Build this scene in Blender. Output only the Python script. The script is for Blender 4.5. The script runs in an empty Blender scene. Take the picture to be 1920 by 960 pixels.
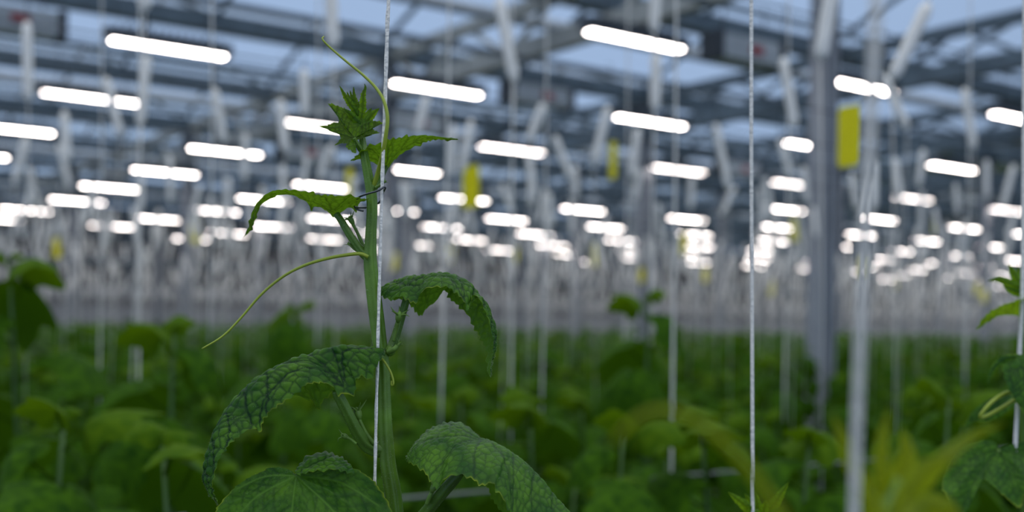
import bpy, math, random
import numpy as np
from mathutils import Vector, Matrix

# ------------------------------------------------------------------ camera, world, exposure
sc = bpy.context.scene
col = sc.collection
F_PX = 2238.0                    # focal length in pixels of the 1920 wide frame
HX, HY, ROLL = 960.0, 619.0, 0.0142
CZ = 2.0                         # eye height above the floor
TH = 0.6224                      # heading of the greenhouse bays
U = np.array([-math.sin(TH), math.cos(TH)])
V = np.array([math.cos(TH), math.sin(TH)])
D0 = 0.80                        # distance of the plant in focus
cd = bpy.data.cameras.new('camera')
cd.lens = F_PX / 1920 * 36
cd.sensor_width = 36
cd.shift_y = (HY - 480) / 1920
cd.clip_start = 0.05
cd.clip_end = 500
cd.dof.use_dof = True
cd.dof.focus_distance = D0 - 0.006
cd.dof.aperture_fstop = 4.6
cam = bpy.data.objects.new('camera', cd)
col.objects.link(cam)
cam.matrix_world = Matrix.Translation((0, 0, CZ)) @ Matrix.Rotation(math.pi / 2, 4, 'X') @ Matrix.Rotation(ROLL, 4, 'Z')
sc.camera = cam

sc.view_settings.view_transform = 'Standard'
sc.view_settings.look = 'None'
sc.view_settings.gamma = 1.0
sc.view_settings.exposure = 0.0
sc.view_settings.use_curve_mapping = False
SKY_COLOR, SKY_LOW, SKY_STRENGTH = (1.45, 1.50, 1.54), (0.36, 0.49, 0.72), 1.0
LAMP_POWER = 22.0

w = bpy.data.worlds.new('dusk_sky')
sc.world = w
w.use_nodes = True
nt = w.node_tree
bg = nt.nodes['Background']
tc = nt.nodes.new('ShaderNodeTexCoord')
sep = nt.nodes.new('ShaderNodeSeparateXYZ')
nt.links.new(tc.outputs['Generated'], sep.inputs[0])
nz = nt.nodes.new('ShaderNodeTexNoise')
nz.inputs['Scale'].default_value = 5
nt.links.new(tc.outputs['Generated'], nz.inputs['Vector'])
ad = nt.nodes.new('ShaderNodeMath'); ad.operation = 'MULTIPLY_ADD'
ad.inputs[1].default_value = 0.3
nt.links.new(nz.outputs['Fac'], ad.inputs[0]); nt.links.new(sep.outputs['Z'], ad.inputs[2])
rp = nt.nodes.new('ShaderNodeValToRGB')
rp.color_ramp.elements[0].position = 0.45; rp.color_ramp.elements[0].color = (*SKY_LOW, 1)
rp.color_ramp.elements[1].position = 0.9; rp.color_ramp.elements[1].color = (*SKY_COLOR, 1)
nt.links.new(ad.outputs[0], rp.inputs[0])
nt.links.new(rp.outputs[0], bg.inputs['Color'])
bg.inputs['Strength'].default_value = SKY_STRENGTH

cy = sc.cycles
cy.max_bounces = 8
cy.diffuse_bounces = 3
cy.glossy_bounces = 2
cy.transmission_bounces = 4
cy.transparent_max_bounces = 24
cy.sample_clamp_indirect = 3.0
cy.use_denoising = True
cy.caustics_reflective = False
cy.caustics_refractive = False

rng = random.Random(7)
nrng = np.random.default_rng(11)
CR, SR = math.cos(ROLL), math.sin(ROLL)


def ray(px, py):
    """direction ratios X/Y and Z/Y of a photograph pixel"""
    dx, dy = px - HX, py - HY
    return (dx * CR + dy * SR) / F_PX, -(-dx * SR + dy * CR) / F_PX


def at(px, py, Y):
    a, b = ray(px, py)
    return Vector((a * Y, Y, CZ + b * Y))


def atp(pts, base):
    return [at(p[0], p[1], base + (p[2] if len(p) > 2 else 0)) for p in pts]


def bay(a, b, z=0.0):
    """a along the bays (away to the left), b across them (away to the right), z above the eye"""
    return Vector((U[0] * a + V[0] * b, U[1] * a + V[1] * b, CZ + z))


def to_px(p):
    x, z = p[0] / p[1] * F_PX, -(p[2] - CZ) / p[1] * F_PX
    return HX + x * CR - z * SR, HY + x * SR + z * CR


# ------------------------------------------------------------------ materials
def new_mat(name):
    m = bpy.data.materials.new(name)
    m.use_nodes = True
    return m, m.node_tree, m.node_tree.nodes['Principled BSDF']


def simple(name, c, rough=0.5, metal=0.0, noise=0.0, nscale=20.0, bump=0.0):
    m, t, b = new_mat(name)
    b.inputs['Base Color'].default_value = (*c, 1)
    b.inputs['Roughness'].default_value = rough
    b.inputs['Metallic'].default_value = metal
    if noise or bump:
        co = t.nodes.new('ShaderNodeTexCoord')
        n = t.nodes.new('ShaderNodeTexNoise'); n.inputs['Scale'].default_value = nscale
        t.links.new(co.outputs['Object'], n.inputs['Vector'])
        if noise:
            r = t.nodes.new('ShaderNodeValToRGB')
            r.color_ramp.elements[0].color = (*[v * (1 - noise) for v in c], 1)
            r.color_ramp.elements[1].color = (*[min(1, v * (1 + noise)) for v in c], 1)
            r.color_ramp.elements[0].position = 0.3; r.color_ramp.elements[1].position = 0.7
            t.links.new(n.outputs['Fac'], r.inputs[0]); t.links.new(r.outputs[0], b.inputs['Base Color'])
        if bump:
            bp = t.nodes.new('ShaderNodeBump'); bp.inputs['Strength'].default_value = bump
            bp.inputs['Distance'].default_value = 0.01
            t.links.new(n.outputs['Fac'], bp.inputs['Height']); t.links.new(bp.outputs[0], b.inputs['Normal'])
    return m


def leaf_material(name, top_a, top_b, vein, under, edge, trans, rough=0.42, tfac=0.3, spec=0.22, uv=1.25):
    """two sided leaf: cells between sunken veins on top, groove shade painted into the vein colour, paler underside, yellowish toothed edge"""
    m, t, b = new_mat(name)
    N, L = t.nodes.new, t.links.new
    av = N('ShaderNodeAttribute'); av.attribute_name = 'vein'
    ae = N('ShaderNodeAttribute'); ae.attribute_name = 'edge'
    co = N('ShaderNodeTexCoord')
    n = N('ShaderNodeTexNoise'); n.inputs['Scale'].default_value = 55; n.inputs['Detail'].default_value = 3
    L(co.outputs['Object'], n.inputs['Vector'])
    r = N('ShaderNodeValToRGB')
    r.color_ramp.elements[0].position = 0.34; r.color_ramp.elements[0].color = (*top_a, 1)
    r.color_ramp.elements[1].position = 0.68; r.color_ramp.elements[1].color = (*top_b, 1)
    L(n.outputs['Fac'], r.inputs[0])
    m1 = N('ShaderNodeMixRGB'); m1.inputs[2].default_value = (*vein, 1)  # dark vein colour also paints in the shade of the sunken grooves
    L(av.outputs['Fac'], m1.inputs[0]); L(r.outputs[0], m1.inputs[1])
    ar = N('ShaderNodeAttribute'); ar.attribute_name = 'rib'
    mr = N('ShaderNodeMixRGB'); mr.inputs[2].default_value = (*[v * 1.5 + .015 for v in top_b], 1)
    L(ar.outputs['Fac'], mr.inputs[0]); L(m1.outputs[0], mr.inputs[1]); m1 = mr
    geo = N('ShaderNodeNewGeometry')
    mu = N('ShaderNodeMixRGB'); mu.inputs[1].default_value = (*under, 1)
    mu.inputs[2].default_value = (*[v * uv for v in under], 1)  # a low factor darkens young underside veins in the colour, imitating backlight
    L(av.outputs['Fac'], mu.inputs[0])
    m2 = N('ShaderNodeMixRGB'); L(geo.outputs['Backfacing'], m2.inputs[0])
    L(m1.outputs[0], m2.inputs[1]); L(mu.outputs[0], m2.inputs[2])
    m3 = N('ShaderNodeMixRGB'); m3.inputs[2].default_value = (*edge, 1)
    L(ae.outputs['Fac'], m3.inputs[0]); L(m2.outputs[0], m3.inputs[1])
    L(m3.outputs[0], b.inputs['Base Color'])
    b.inputs['Roughness'].default_value = rough
    b.inputs['Specular IOR Level'].default_value = spec
    n2 = N('ShaderNodeTexNoise'); n2.inputs['Scale'].default_value = 900
    L(co.outputs['Object'], n2.inputs['Vector'])
    bp = N('ShaderNodeBump'); bp.inputs['Strength'].default_value = 0.35; bp.inputs['Distance'].default_value = 0.0004
    L(n2.outputs['Fac'], bp.inputs['Height']); L(bp.outputs[0], b.inputs['Normal'])
    tr = N('ShaderNodeBsdfTranslucent')
    mt = N('ShaderNodeMixRGB'); mt.inputs[1].default_value = (*trans, 1)
    mt.inputs[2].default_value = (*[v * 0.35 for v in trans], 1)
    L(av.outputs['Fac'], mt.inputs[0]); L(mt.outputs[0], tr.inputs['Color'])
    mx = N('ShaderNodeMixShader'); mx.inputs[0].default_value = tfac
    out = t.nodes['Material Output']
    L(b.outputs[0], mx.inputs[1]); L(tr.outputs[0], mx.inputs[2]); L(mx.outputs[0], out.inputs['Surface'])
    return m


M = {}
M['leaf'] = leaf_material('leaf_mature', (0.020, 0.088, 0.009), (0.088, 0.215, 0.013), (0.005, 0.032, 0.007),
                          (0.070, 0.160, 0.012), (0.30, 0.38, 0.02), (0.14, 0.34, 0.015), rough=0.46, tfac=0.22, spec=0.17)
M['leaf_mid'] = leaf_material('leaf_half_grown', (0.038, 0.13, 0.008), (0.070, 0.19, 0.010), (0.012, 0.05, 0.004),
                              (0.052, 0.125, 0.007), (0.15, 0.27, 0.01), (0.19, 0.38, 0.012), tfac=0.4, uv=0.4)
M['leaf_young'] = leaf_material('leaf_young', (0.060, 0.18, 0.008), (0.10, 0.25, 0.010), (0.018, 0.07, 0.004),
                                (0.075, 0.18, 0.006), (0.20, 0.30, 0.01), (0.30, 0.50, 0.012), tfac=0.48, uv=0.35)
M['leaf_yellow'] = leaf_material('leaf_yellow_green', (0.14, 0.23, 0.004), (0.28, 0.34, 0.005), (0.14, 0.20, 0.004),
                                 (0.22, 0.28, 0.005), (0.2, 0.26, 0.01), (0.50, 0.58, 0.008), tfac=0.45)
M['leaf_far'] = leaf_material('leaf_crop', (0.014, 0.056, 0.003), (0.060, 0.150, 0.004), (0.02, 0.07, 0.004),
                              (0.035, 0.092, 0.003), (0.1, 0.18, 0.012), (0.09, 0.22, 0.004), rough=0.68, tfac=0.22, spec=0.06)
M['leaf_far_young'] = leaf_material('leaf_crop_young', (0.050, 0.120, 0.003), (0.095, 0.180, 0.004), (0.03, 0.1, 0.006),
                                    (0.055, 0.13, 0.003), (0.1, 0.18, 0.012), (0.15, 0.28, 0.004), rough=0.68, tfac=0.3, spec=0.06)
M['stem'] = simple('stem_green', (0.105, 0.215, 0.018), 0.45, noise=0.25, nscale=60, bump=0.15)
M['petiole'] = simple('petiole_green', (0.075, 0.165, 0.014), 0.45, noise=0.25, nscale=60, bump=0.15)
M['stem_far'] = simple('crop_stem', (0.055, 0.13, 0.02), 0.5, noise=0.2, nscale=10)
M['tendril'] = simple('tendril_green', (0.30, 0.38, 0.03), 0.4, noise=0.15, nscale=30)
M['bud'] = simple('bud_green', (0.12, 0.23, 0.03), 0.5, noise=0.2, nscale=200)
M['hair'] = simple('plant_hair', (0.42, 0.52, 0.32), 0.4)
M['twine'] = simple('white_twine', (0.84, 0.81, 0.76), 0.6, noise=0.08, nscale=300, bump=0.3)
M['bobbin'] = simple('white_bobbin', (0.92, 0.89, 0.85), 0.55, noise=0.06, nscale=120, bump=0.3)
M['wire'] = simple('dark_wire', (0.10, 0.11, 0.12), 0.25, metal=0.9)
M['steel'] = simple('galvanised_steel', (0.11, 0.155, 0.20), 0.5, metal=0.15, noise=0.2, nscale=4)
M['column'] = simple('column_grey', (0.29, 0.31, 0.35), 0.5, metal=0.1, noise=0.1, nscale=3)
M['chord'] = simple('chord_paint', (0.36, 0.38, 0.38), 0.5, metal=0.1, noise=0.1, nscale=2)
M['housing'] = simple('lamp_housing', (0.05, 0.06, 0.075), 0.45, metal=0.3)
M['unit'] = simple('box_unit_grey', (0.48, 0.51, 0.54), 0.5, metal=0.2, noise=0.08, nscale=6)
M['unit_dark'] = simple('box_unit_cap', (0.02, 0.028, 0.04), 0.5)
M['badge'] = simple('red_badge', (0.33, 0.02, 0.02), 0.5)
M['trap'] = simple('yellow_trap', (0.88, 0.80, 0.004), 0.5, noise=0.06, nscale=60)
m = M['trap']; t = m.node_tree; tl = t.nodes.new('ShaderNodeBsdfTranslucent'); tl.inputs[0].default_value = (0.95, 0.92, 0.004, 1)
mx = t.nodes.new('ShaderNodeMixShader'); mx.inputs[0].default_value = 0.5
t.links.new(t.nodes['Principled BSDF'].outputs[0], mx.inputs[1]); t.links.new(tl.outputs[0], mx.inputs[2])
t.links.new(mx.outputs[0], t.nodes['Material Output'].inputs['Surface'])
M['screen'] = simple('folded_screen', (0.42, 0.46, 0.52), 0.8, noise=0.2, nscale=5)
M['pipe'] = simple('pipe_grey', (0.17, 0.18, 0.18), 0.5, noise=0.1, nscale=2)
M['floor'] = simple('floor_dark', (0.05, 0.055, 0.05), 0.9, noise=0.3, nscale=1)

m, t, b = new_mat('lamp_emitter')
b.inputs['Base Color'].default_value = (0.9, 0.9, 0.9, 1)
b.inputs['Emission Color'].default_value = (1.0, 0.90, 0.85, 1)
b.inputs['Emission Strength'].default_value = LAMP_POWER
M['emit'] = m

m, t, b = new_mat('roof_glass')
for n_ in list(t.nodes):
    if n_.type == 'BSDF_PRINCIPLED':
        t.nodes.remove(n_)
tr = t.nodes.new('ShaderNodeBsdfTransparent'); tr.inputs[0].default_value = (0.95, 0.97, 0.98, 1)
gl = t.nodes.new('ShaderNodeBsdfGlossy'); gl.inputs['Roughness'].default_value = 0.15
fr = t.nodes.new('ShaderNodeFresnel'); fr.inputs[0].default_value = 1.06
mx = t.nodes.new('ShaderNodeMixShader')
t.links.new(fr.outputs[0], mx.inputs[0]); t.links.new(tr.outputs[0], mx.inputs[1]); t.links.new(gl.outputs[0], mx.inputs[2])
t.links.new(mx.outputs[0], t.nodes['Material Output'].inputs['Surface'])
M['glass'] = m

M['end_glass'] = simple('end_glazing', (0.09, 0.085, 0.085), 0.25, noise=0.5, nscale=0.25)
# far wall: pale ribbed panels with darker rails
m, t, b = new_mat('far_wall_panels')
co = t.nodes.new('ShaderNodeTexCoord'); sp = t.nodes.new('ShaderNodeSeparateXYZ')
t.links.new(co.outputs['Object'], sp.inputs[0])
wv = t.nodes.new('ShaderNodeMath'); wv.operation = 'PINGPONG'; wv.inputs[1].default_value = 0.7
t.links.new(sp.outputs['Z'], wv.inputs[0])
r = t.nodes.new('ShaderNodeValToRGB')
r.color_ramp.elements[0].position = 0.05; r.color_ramp.elements[0].color = (0.10, 0.10, 0.11, 1)
r.color_ramp.elements[1].position = 0.3; r.color_ramp.elements[1].color = (0.27, 0.275, 0.30, 1)
t.links.new(wv.outputs[0], r.inputs[0]); t.links.new(r.outputs[0], b.inputs['Base Color'])
b.inputs['Roughness'].default_value = 0.7
M['wall'] = m


# ------------------------------------------------------------------ mesh helpers
class MB:
    """collects shapes; build() links them as ONE mesh object"""
    def __init__(s):
        s.v = []; s.f = []; s.n = 0; s.mi = []; s.cur = 0

    def add(s, verts, faces):
        s.v.append(np.asarray(verts, float).reshape(-1, 3))
        s.f += [tuple(i + s.n for i in q) for q in faces]
        s.mi += [s.cur] * len(faces)
        s.n += len(s.v[-1])
        return s

    def bar(s, p, q, wd, ht, up=(0, 0, 1)):
        p, q, up = Vector(p), Vector(q), Vector(up)
        d = (q - p).normalized()
        x = d.cross(up)
        if x.length < 1e-5:
            x = d.cross(Vector((1, 0, 0)))
        x.normalize(); y = x.cross(d)
        vs = []
        for c in (p, q):
            for i, j in ((-1, -1), (1, -1), (1, 1), (-1, 1)):
                vs.append(c + x * i * wd / 2 + y * j * ht / 2)
        return s.add([tuple(k) for k in vs], [(0, 1, 2, 3), (7, 6, 5, 4), (0, 4, 5, 1), (1, 5, 6, 2), (2, 6, 7, 3), (3, 7, 4, 0)])

    def tube(s, pts, rad, n=8, ribs=0, rib=0.0, flat=1.0, cap=True):
        pts = np.array([tuple(p) for p in pts], float)
        k = len(pts)
        rad = np.broadcast_to(np.asarray(rad, float), (k,))
        tg = np.gradient(pts, axis=0)
        tg /= np.linalg.norm(tg, axis=1)[:, None] + 1e-12
        ref = np.array([0, -1.0, 0.05]) if abs(tg[:, 1]).mean() < 0.8 else np.array([0, 0, 1.0])
        x = np.cross(tg, ref); x /= np.linalg.norm(x, axis=1)[:, None] + 1e-12
        y = np.cross(x, tg)
        th = np.arange(n) / n * 2 * np.pi
        rr = 1 + rib * np.cos(ribs * th)
        vs = pts[:, None] + (x[:, None] * (np.cos(th) * rr)[None, :, None] + y[:, None] * (np.sin(th) * rr * flat)[None, :, None]) * rad[:, None, None]
        fs = [(i * n + j, i * n + (j + 1) % n, (i + 1) * n + (j + 1) % n, (i + 1) * n + j) for i in range(k - 1) for j in range(n)]
        if cap:
            fs += [tuple(range(n))[::-1], tuple((k - 1) * n + j for j in range(n))]
        return s.add(vs.reshape(-1, 3), fs)

    def build(s, name, mat, parent=None, smooth=False, attrs=None):
        me = bpy.data.meshes.new(name)
        v = np.concatenate(s.v) if s.v else np.zeros((0, 3))
        me.from_pydata(v.tolist(), [], s.f)
        for k in (mat if isinstance(mat, (list, tuple)) else [mat]):
            me.materials.append(k)
        if any(s.mi):
            me.polygons.foreach_set('material_index', s.mi)
        if smooth:
            me.polygons.foreach_set('use_smooth', [True] * len(me.polygons))
        for an, av in (attrs or {}).items():
            a = me.attributes.new(an, 'FLOAT', 'POINT'); a.data.foreach_set('value', np.asarray(av, np.float32))
        me.update()
        o = bpy.data.objects.new(name, me)
        col.objects.link(o)
        if parent is not None:
            o.parent = parent
            o.matrix_parent_inverse = parent.matrix_world.inverted() if parent.type != 'EMPTY' else Matrix.Translation(-parent.location)
        return o


def tag(o, label, cat, group=None, kind=None):
    o['label'] = label; o['category'] = cat
    if group: o['group'] = group
    if kind: o['kind'] = kind
    return o


def thing(name, label, cat, loc=(0, 0, 0), group=None):
    o = bpy.data.objects.new(name, None)
    col.objects.link(o); o.location = loc; o.empty_display_size = 0.05
    return tag(o, label, cat, group)


def struct(name, mb, mat, label, cat):
    return tag(mb.build(name, mat), label, cat, kind='structure')


def local(o, parent):
    """parent keeps the child's own coordinates (child built around the origin)"""
    o.parent = parent; o.matrix_parent_inverse = Matrix.Identity(4)
    return o


def smooth_path(pts, n):
    """Catmull-Rom through the points, resampled evenly by arc length"""
    p = np.array([tuple(q) for q in pts], float)
    if len(p) > 2:
        e = np.vstack([2 * p[0] - p[1], p, 2 * p[-1] - p[-2]])
        out = []
        for i in range(1, len(e) - 2):
            tt = np.linspace(0, 1, 16, endpoint=False)[:, None]
            a, b_, c, d = e[i - 1], e[i], e[i + 1], e[i + 2]
            out.append(0.5 * (2 * b_ + (c - a) * tt + (2 * a - 5 * b_ + 4 * c - d) * tt ** 2 + (3 * b_ - a - 3 * c + d) * tt ** 3))
        p = np.vstack(out + [p[-1:]])
    s = np.r_[0, np.cumsum(np.linalg.norm(np.diff(p, axis=0), axis=1))]
    u = np.linspace(0, s[-1], n)
    return np.c_[[np.interp(u, s, p[:, k]) for k in range(p.shape[1])]].T


ORD = ['zeroth', 'first', 'second', 'third', 'fourth', 'fifth', 'sixth', 'seventh', 'eighth', 'ninth', 'tenth', 'eleventh', 'twelfth',
       'thirteenth', 'fourteenth', 'fifteenth', 'sixteenth', 'seventeenth', 'eighteenth', 'nineteenth', 'twentieth']

# ------------------------------------------------------------------ the greenhouse shell
A0, A1, B0, B1 = -6.0, 42.0, -14.0, 100.0
GUT_Z, RIDGE_Z, BAY = 4.1, 4.85, 4.0
COL_A, COL_B = 7.2, 8.63         # one column; they repeat 8 m along, 5 m across
LAMP_Z = 2.78


def seen(p, margin=60):
    if p[1] < 0.3: return False
    x, y = to_px(p)
    return -margin < x < 1920 + margin and -margin < y < 960 + margin


mb = MB()
mb.add([bay(A0, B0, -CZ), bay(A0, B1, -CZ), bay(A1, B1, -CZ), bay(A1, B0, -CZ)], [(0, 1, 2, 3)])
struct('floor', mb, M['floor'], 'dark greenhouse floor under the crop rows', 'floor')
mb = MB()
mb.bar(bay(A1, B0, -.35), bay(A1, B1, -.35), 0.2, 3.3, (0, 0, 1))
struct('wall_back', mb, M['wall'], 'pale grey ribbed wall at the far left end of the hall', 'wall')
mb = MB()
mb.bar(bay(A0, B1, -0.0), bay(A1, B1, -0.0), 0.2, 2 * CZ, (0, 0, 1))
struct('wall_right', mb, M['wall'], 'pale grey ribbed wall at the far right end of the hall', 'wall')

mb = MB()
for b_ in np.arange(B0, B1, 2.5):
    mb.bar(bay(A1, b_, 1.3), bay(A1, b_, 4.1), 0.08, 0.1)
for z in (2.2, 3.1, 4.05):
    mb.bar(bay(A1, B0, z), bay(A1, B1, z), 0.1, 0.12)
struct('trim_1', mb, M['steel'], 'dark steel framing high on the far end of the hall', 'framing')
mb = MB()
mb.bar(bay(A1 + .1, B0, 2.65), bay(A1 + .1, B1, 2.65), 0.02, 2.9)
struct('window_1', mb, M['end_glass'], 'dim brownish glazing high on the far end of the hall', 'glazing')

# roof glass, zigzag ridges running along b
mb = MB()
gutters = [COL_A + BAY * k for k in range(-3, 18) if COL_A + BAY * k < A1]
for g in gutters[:-1]:
    mb.add([bay(g, B0, GUT_Z), bay(g, B1, GUT_Z), bay(g + 2, B1, RIDGE_Z), bay(g + 2, B0, RIDGE_Z),
            bay(g + 4, B1, GUT_Z), bay(g + 4, B0, GUT_Z)], [(0, 1, 2, 3), (3, 2, 4, 5)])
struct('ceiling', mb, M['glass'], 'clear glass roof panes in repeated ridges over the hall', 'glass roof')
# glazing bars per slope, gutters, ridges, purlins
for k, g in enumerate(gutters[:-1]):
    bars = MB()
    for b_ in np.arange(B0, min(B1, 70), 2.5):
        for p, q in ((bay(g, b_, GUT_Z), bay(g + 2, b_, RIDGE_Z)), (bay(g + 2, b_, RIDGE_Z), bay(g + 4, b_, GUT_Z))):
            if seen(p, 400) or seen(q, 400):
                bars.bar(p, q, 0.05, 0.06)
    if bars.n:
        struct('glazing_bars', bars, M['steel'], f'grey sloping glazing bars of the {ORD[k + 1]} roof ridge', 'glazing bars')
for k, g in enumerate(gutters):
    mb = MB(); mb.bar(bay(g, B0, GUT_Z - .08), bay(g, B1, GUT_Z - .1), 0.26, 0.22)
    struct('roof_gutter', mb, M['steel'], f'dark steel gutter, {ORD[k + 1] if k < 20 else "last"} roof valley across the hall', 'gutter')
    mb = MB(); mb.bar(bay(g + 2, B0, RIDGE_Z), bay(g + 2, B1, RIDGE_Z), 0.10, 0.10)
    struct('roof_ridge', mb, M['steel'], f'dark steel ridge bar of the {ORD[k + 1] if k < 20 else "last"} roof ridge', 'ridge')
    if k % 2: continue
    mb = MB()
    mb.tube([bay(g + 1.0, x, 3.92) for x in np.linspace(B0, B1, 40)], 0.085, 8)
    tag(mb.build('shade_screen', M['screen'], smooth=True), f'folded pale shade screen below the {ORD[k + 1] if k < 20 else "last"} roof ridge', 'shade screen', 'folded shade screens', 'structure')

# lattice trusses along a, at every line of columns
for k, b_ in enumerate(np.arange(COL_B, 72, 5.0)):
    mb = MB()
    zb, zt = 3.43, 4.0
    mb.bar(bay(A0, b_, zb), bay(A1, b_, zb), 0.17, 0.22)
    mb.bar(bay(A0, b_, zt - .04), bay(A1, b_, zt - .04), 0.13, 0.15)
    a_ = COL_A - 8
    i = 0
    while a_ < A1 - 1:
        if i % 8 not in (3,):
            z0, z1 = (zb, zt) if i % 2 else (zt, zb)
            mb.bar(bay(a_, b_, z0), bay(a_ + 1.0, b_, z1), 0.06, 0.06)
        a_ += 1.0; i += 1
    struct('roof_truss', mb, M['chord'] if k == 0 else M['steel'], f'lattice steel truss, {ORD[k + 1]} line of the roof from the left', 'truss')
# columns
spots = []
for b_ in np.arange(COL_B, 70, 5.0):
    for a_ in np.arange(COL_A, A1 - 1, 8.0):
        p = bay(a_, b_, 0)
        if p[1] >= 3 and seen(p, 0): spots.append((to_px(p)[0], p[1], a_, b_))
spots.sort()
k = 0
for px, Y, a_, b_ in spots:
    if 1500 < px < 1560 and Y < 12:
        lab = 'thick grey steel column rising through the crop right of the long white string'
    else:
        k += 1; lab = f'slim distant grey steel column, {ORD[min(k, 20)]} from the left below the lamps'
    mb = MB()
    mb.bar(bay(a_, b_, -CZ), bay(a_, b_, 4.0), 0.06, 0.17, (U[0], U[1], 0))
    for sgn in (-1, 1):
        mb.bar(bay(a_, b_ + sgn * .09, -CZ), bay(a_, b_ + sgn * .09, 4.0), 0.025, 0.17, (U[0], U[1], 0))
    struct('steel_column', mb, M['column'], lab, 'column')
# lamp rails across the trusses
lamp_a = [8.63 + 3.2 * i for i in range(0, 10)]
for i, a_ in enumerate(lamp_a):
    mb = MB(); mb.bar(bay(a_, B0, 3.33), bay(a_, B1, 3.33), 0.05, 0.05)
    struct('lamp_rail', mb, M['steel'], f'dark steel rail carrying lamps, {ORD[i + 1] if i < 20 else "last"} from the front', 'rail')


# ------------------------------------------------------------------ grow lamps
def copy_tree(o, parent=None):
    c = o.copy(); col.objects.link(c)
    if parent is not None:
        c.parent = parent
    for ch in o.children:
        copy_tree(ch, c)
    return c


ANG = math.atan2(V[1], V[0])


def lamp_proto():
    r = thing('grow_lamp', '', 'lamp')
    Lh = 0.60
    h = MB()
    h.bar((-Lh - .03, 0, 0.075), (Lh + .03, 0, 0.075), 0.13, 0.12)
    for x in np.linspace(-0.52, 0.52, 14):
        h.bar((x, -0.05, 0.15), (x, 0.05, 0.15), 0.01, 0.04)
    h.bar((-Lh - .045, 0, 0.07), (-Lh - .03, 0, 0.07), 0.14, 0.14)
    h.bar((Lh + .03, 0, 0.07), (Lh + .045, 0, 0.07), 0.14, 0.14)
    local(h.build('housing', M['housing']), r)
    e = MB(); e.bar((-Lh + .02, 0, 0.008), (Lh - .02, 0, 0.008), 0.10, 0.014)
    local(e.build('light_panel', M['emit']), r)
    for x in (-0.4, 0.4):
        g = MB(); g.tube([(x, 0, 0.1), (x, 0, 0.55)], 0.006, 6)
        g.bar((x - .02, 0, 0.12), (x + .02, 0, 0.12), 0.13, 0.02)
        local(g.build('hanger', M['wire']), r)
    return r


proto = lamp_proto()
used = False
SEEN = {0: {1: 318, 2: 172, 3: 20}, 1: {0: 1192, 1: 820, 2: 610, 3: 423, 4: 310, 5: 207, 6: 145, 7: 48},
        2: {0: 1612, 1: 1220, 2: 960, 3: 768, 4: 605, 5: 495, 6: 403, 7: 293, 8: 210}, 3: {0: 1912, 1: 1525, 2: 1273, 4: 870, 5: 740, 6: 620, 7: 510, 8: 427},
        4: {1: 1785, 2: 1490, 4: 1093, 5: 950, 6: 827, 7: 700, 8: 612}, 5: {2: 1712, 3: 1472, 4: 1288, 5: 1135, 6: 1003, 7: 878, 8: 783},
        6: {2: 1890, 3: 1648, 4: 1457, 5: 1303, 6: 1165, 7: 1035, 8: 935}, 7: {3: 1808, 4: 1615, 5: 1450, 6: 1310, 7: 1185}}
missing = {(3, 3), (3, 4)}
for j in range(0, 22):
    for i in range(0, 20):
        a_, b_ = 8.63 + 3.2 * i, 4.22 + 3.26 * j
        if (i, j) in missing or a_ > A1 - 2 or b_ > B1 - 3: continue
        if i in SEEN.get(j, {}):       # each lamp hangs where it does along its rail
            for _ in range(3):
                q = to_px(bay(a_, b_, LAMP_Z))
                r_ = ray(SEEN[j][i], q[1])[0]
                b_ = a_ * (math.sin(TH) + r_ * math.cos(TH)) / (math.cos(TH) - r_ * math.sin(TH))
        p = bay(a_, b_, LAMP_Z)
        px, py = to_px(p)
        if not (-90 < px < 2010 and -60 < py): continue
        if i > 9 or (i > 8 and rng.random() < .5): continue
        if p[1] > 72: continue
        o = proto if not used else copy_tree(proto)
        used = True
        o.location = p; o.rotation_euler = (0, 0, ANG)
        o['group'] = 'lit grow lamps under the glass roof'
        if p[1] < 45:
            o['label'] = f'lit white grow lamp bar, {ORD[i + 1]} from near end of {ORD[j + 1]} row from left'
        else:
            o['label'] = 'tiny lit lamp bar in the crowded distance low above the crop'

# grey box units hanging between the lamps
def unit_proto():
    r = thing('ventilation_unit', '', 'ventilation unit', group='grey box units under the roof')
    m_ = MB(); m_.bar((-.42, 0, 0), (.42, 0, 0), 0.24, 0.24)
    for z in (-.09, -.03, .03, .09):
        m_.bar((-.41, -.122, z), (.41, -.122, z), 0.01, 0.02)
    local(m_.build('casing', M['unit']), r)
    for x in (-.46, .46):
        m_ = MB(); m_.bar((x - .04, 0, 0), (x + .04, 0, 0), 0.27, 0.28)
        local(m_.build('end_cap', M['unit_dark']), r)
    m_ = MB(); m_.bar((-.03, -.13, 0.0), (.15, -.13, 0.0), 0.008, 0.09)
    local(m_.build('badge', M['badge']), r)
    for x in (-.3, .3):
        m_ = MB(); m_.tube([(x, 0, .12), (x, 0, .5)], 0.008, 6); local(m_.build('hanger', M['wire']), r)
    return r


up = unit_proto()
for k, (px, py, lab) in enumerate([
        (1395, 97, 'grey box unit with red badge hanging near top, crossed by the long white string'),
        (1008, 181, 'grey box unit with dark end hanging beside the tilted white hanger, top centre'),
        (20, 38, 'grey box unit with red badge cut off by the top left corner'),
        (775, 232, 'grey box unit hanging just right of the shoot tip'),
        (572, 287, 'dark box unit hanging left of the shoot, among the lamps'),
        (1385, 318, 'small grey box unit with faint red badge left of the long white string')]):
    o = up if k == 0 else copy_tree(up)
    a, b_ = ray(px, py)
    Y = 2.93 / b_
    o.location = (a * Y, Y, CZ + 2.93); o.rotation_euler = (0, 0, ANG); o['label'] = lab

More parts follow.
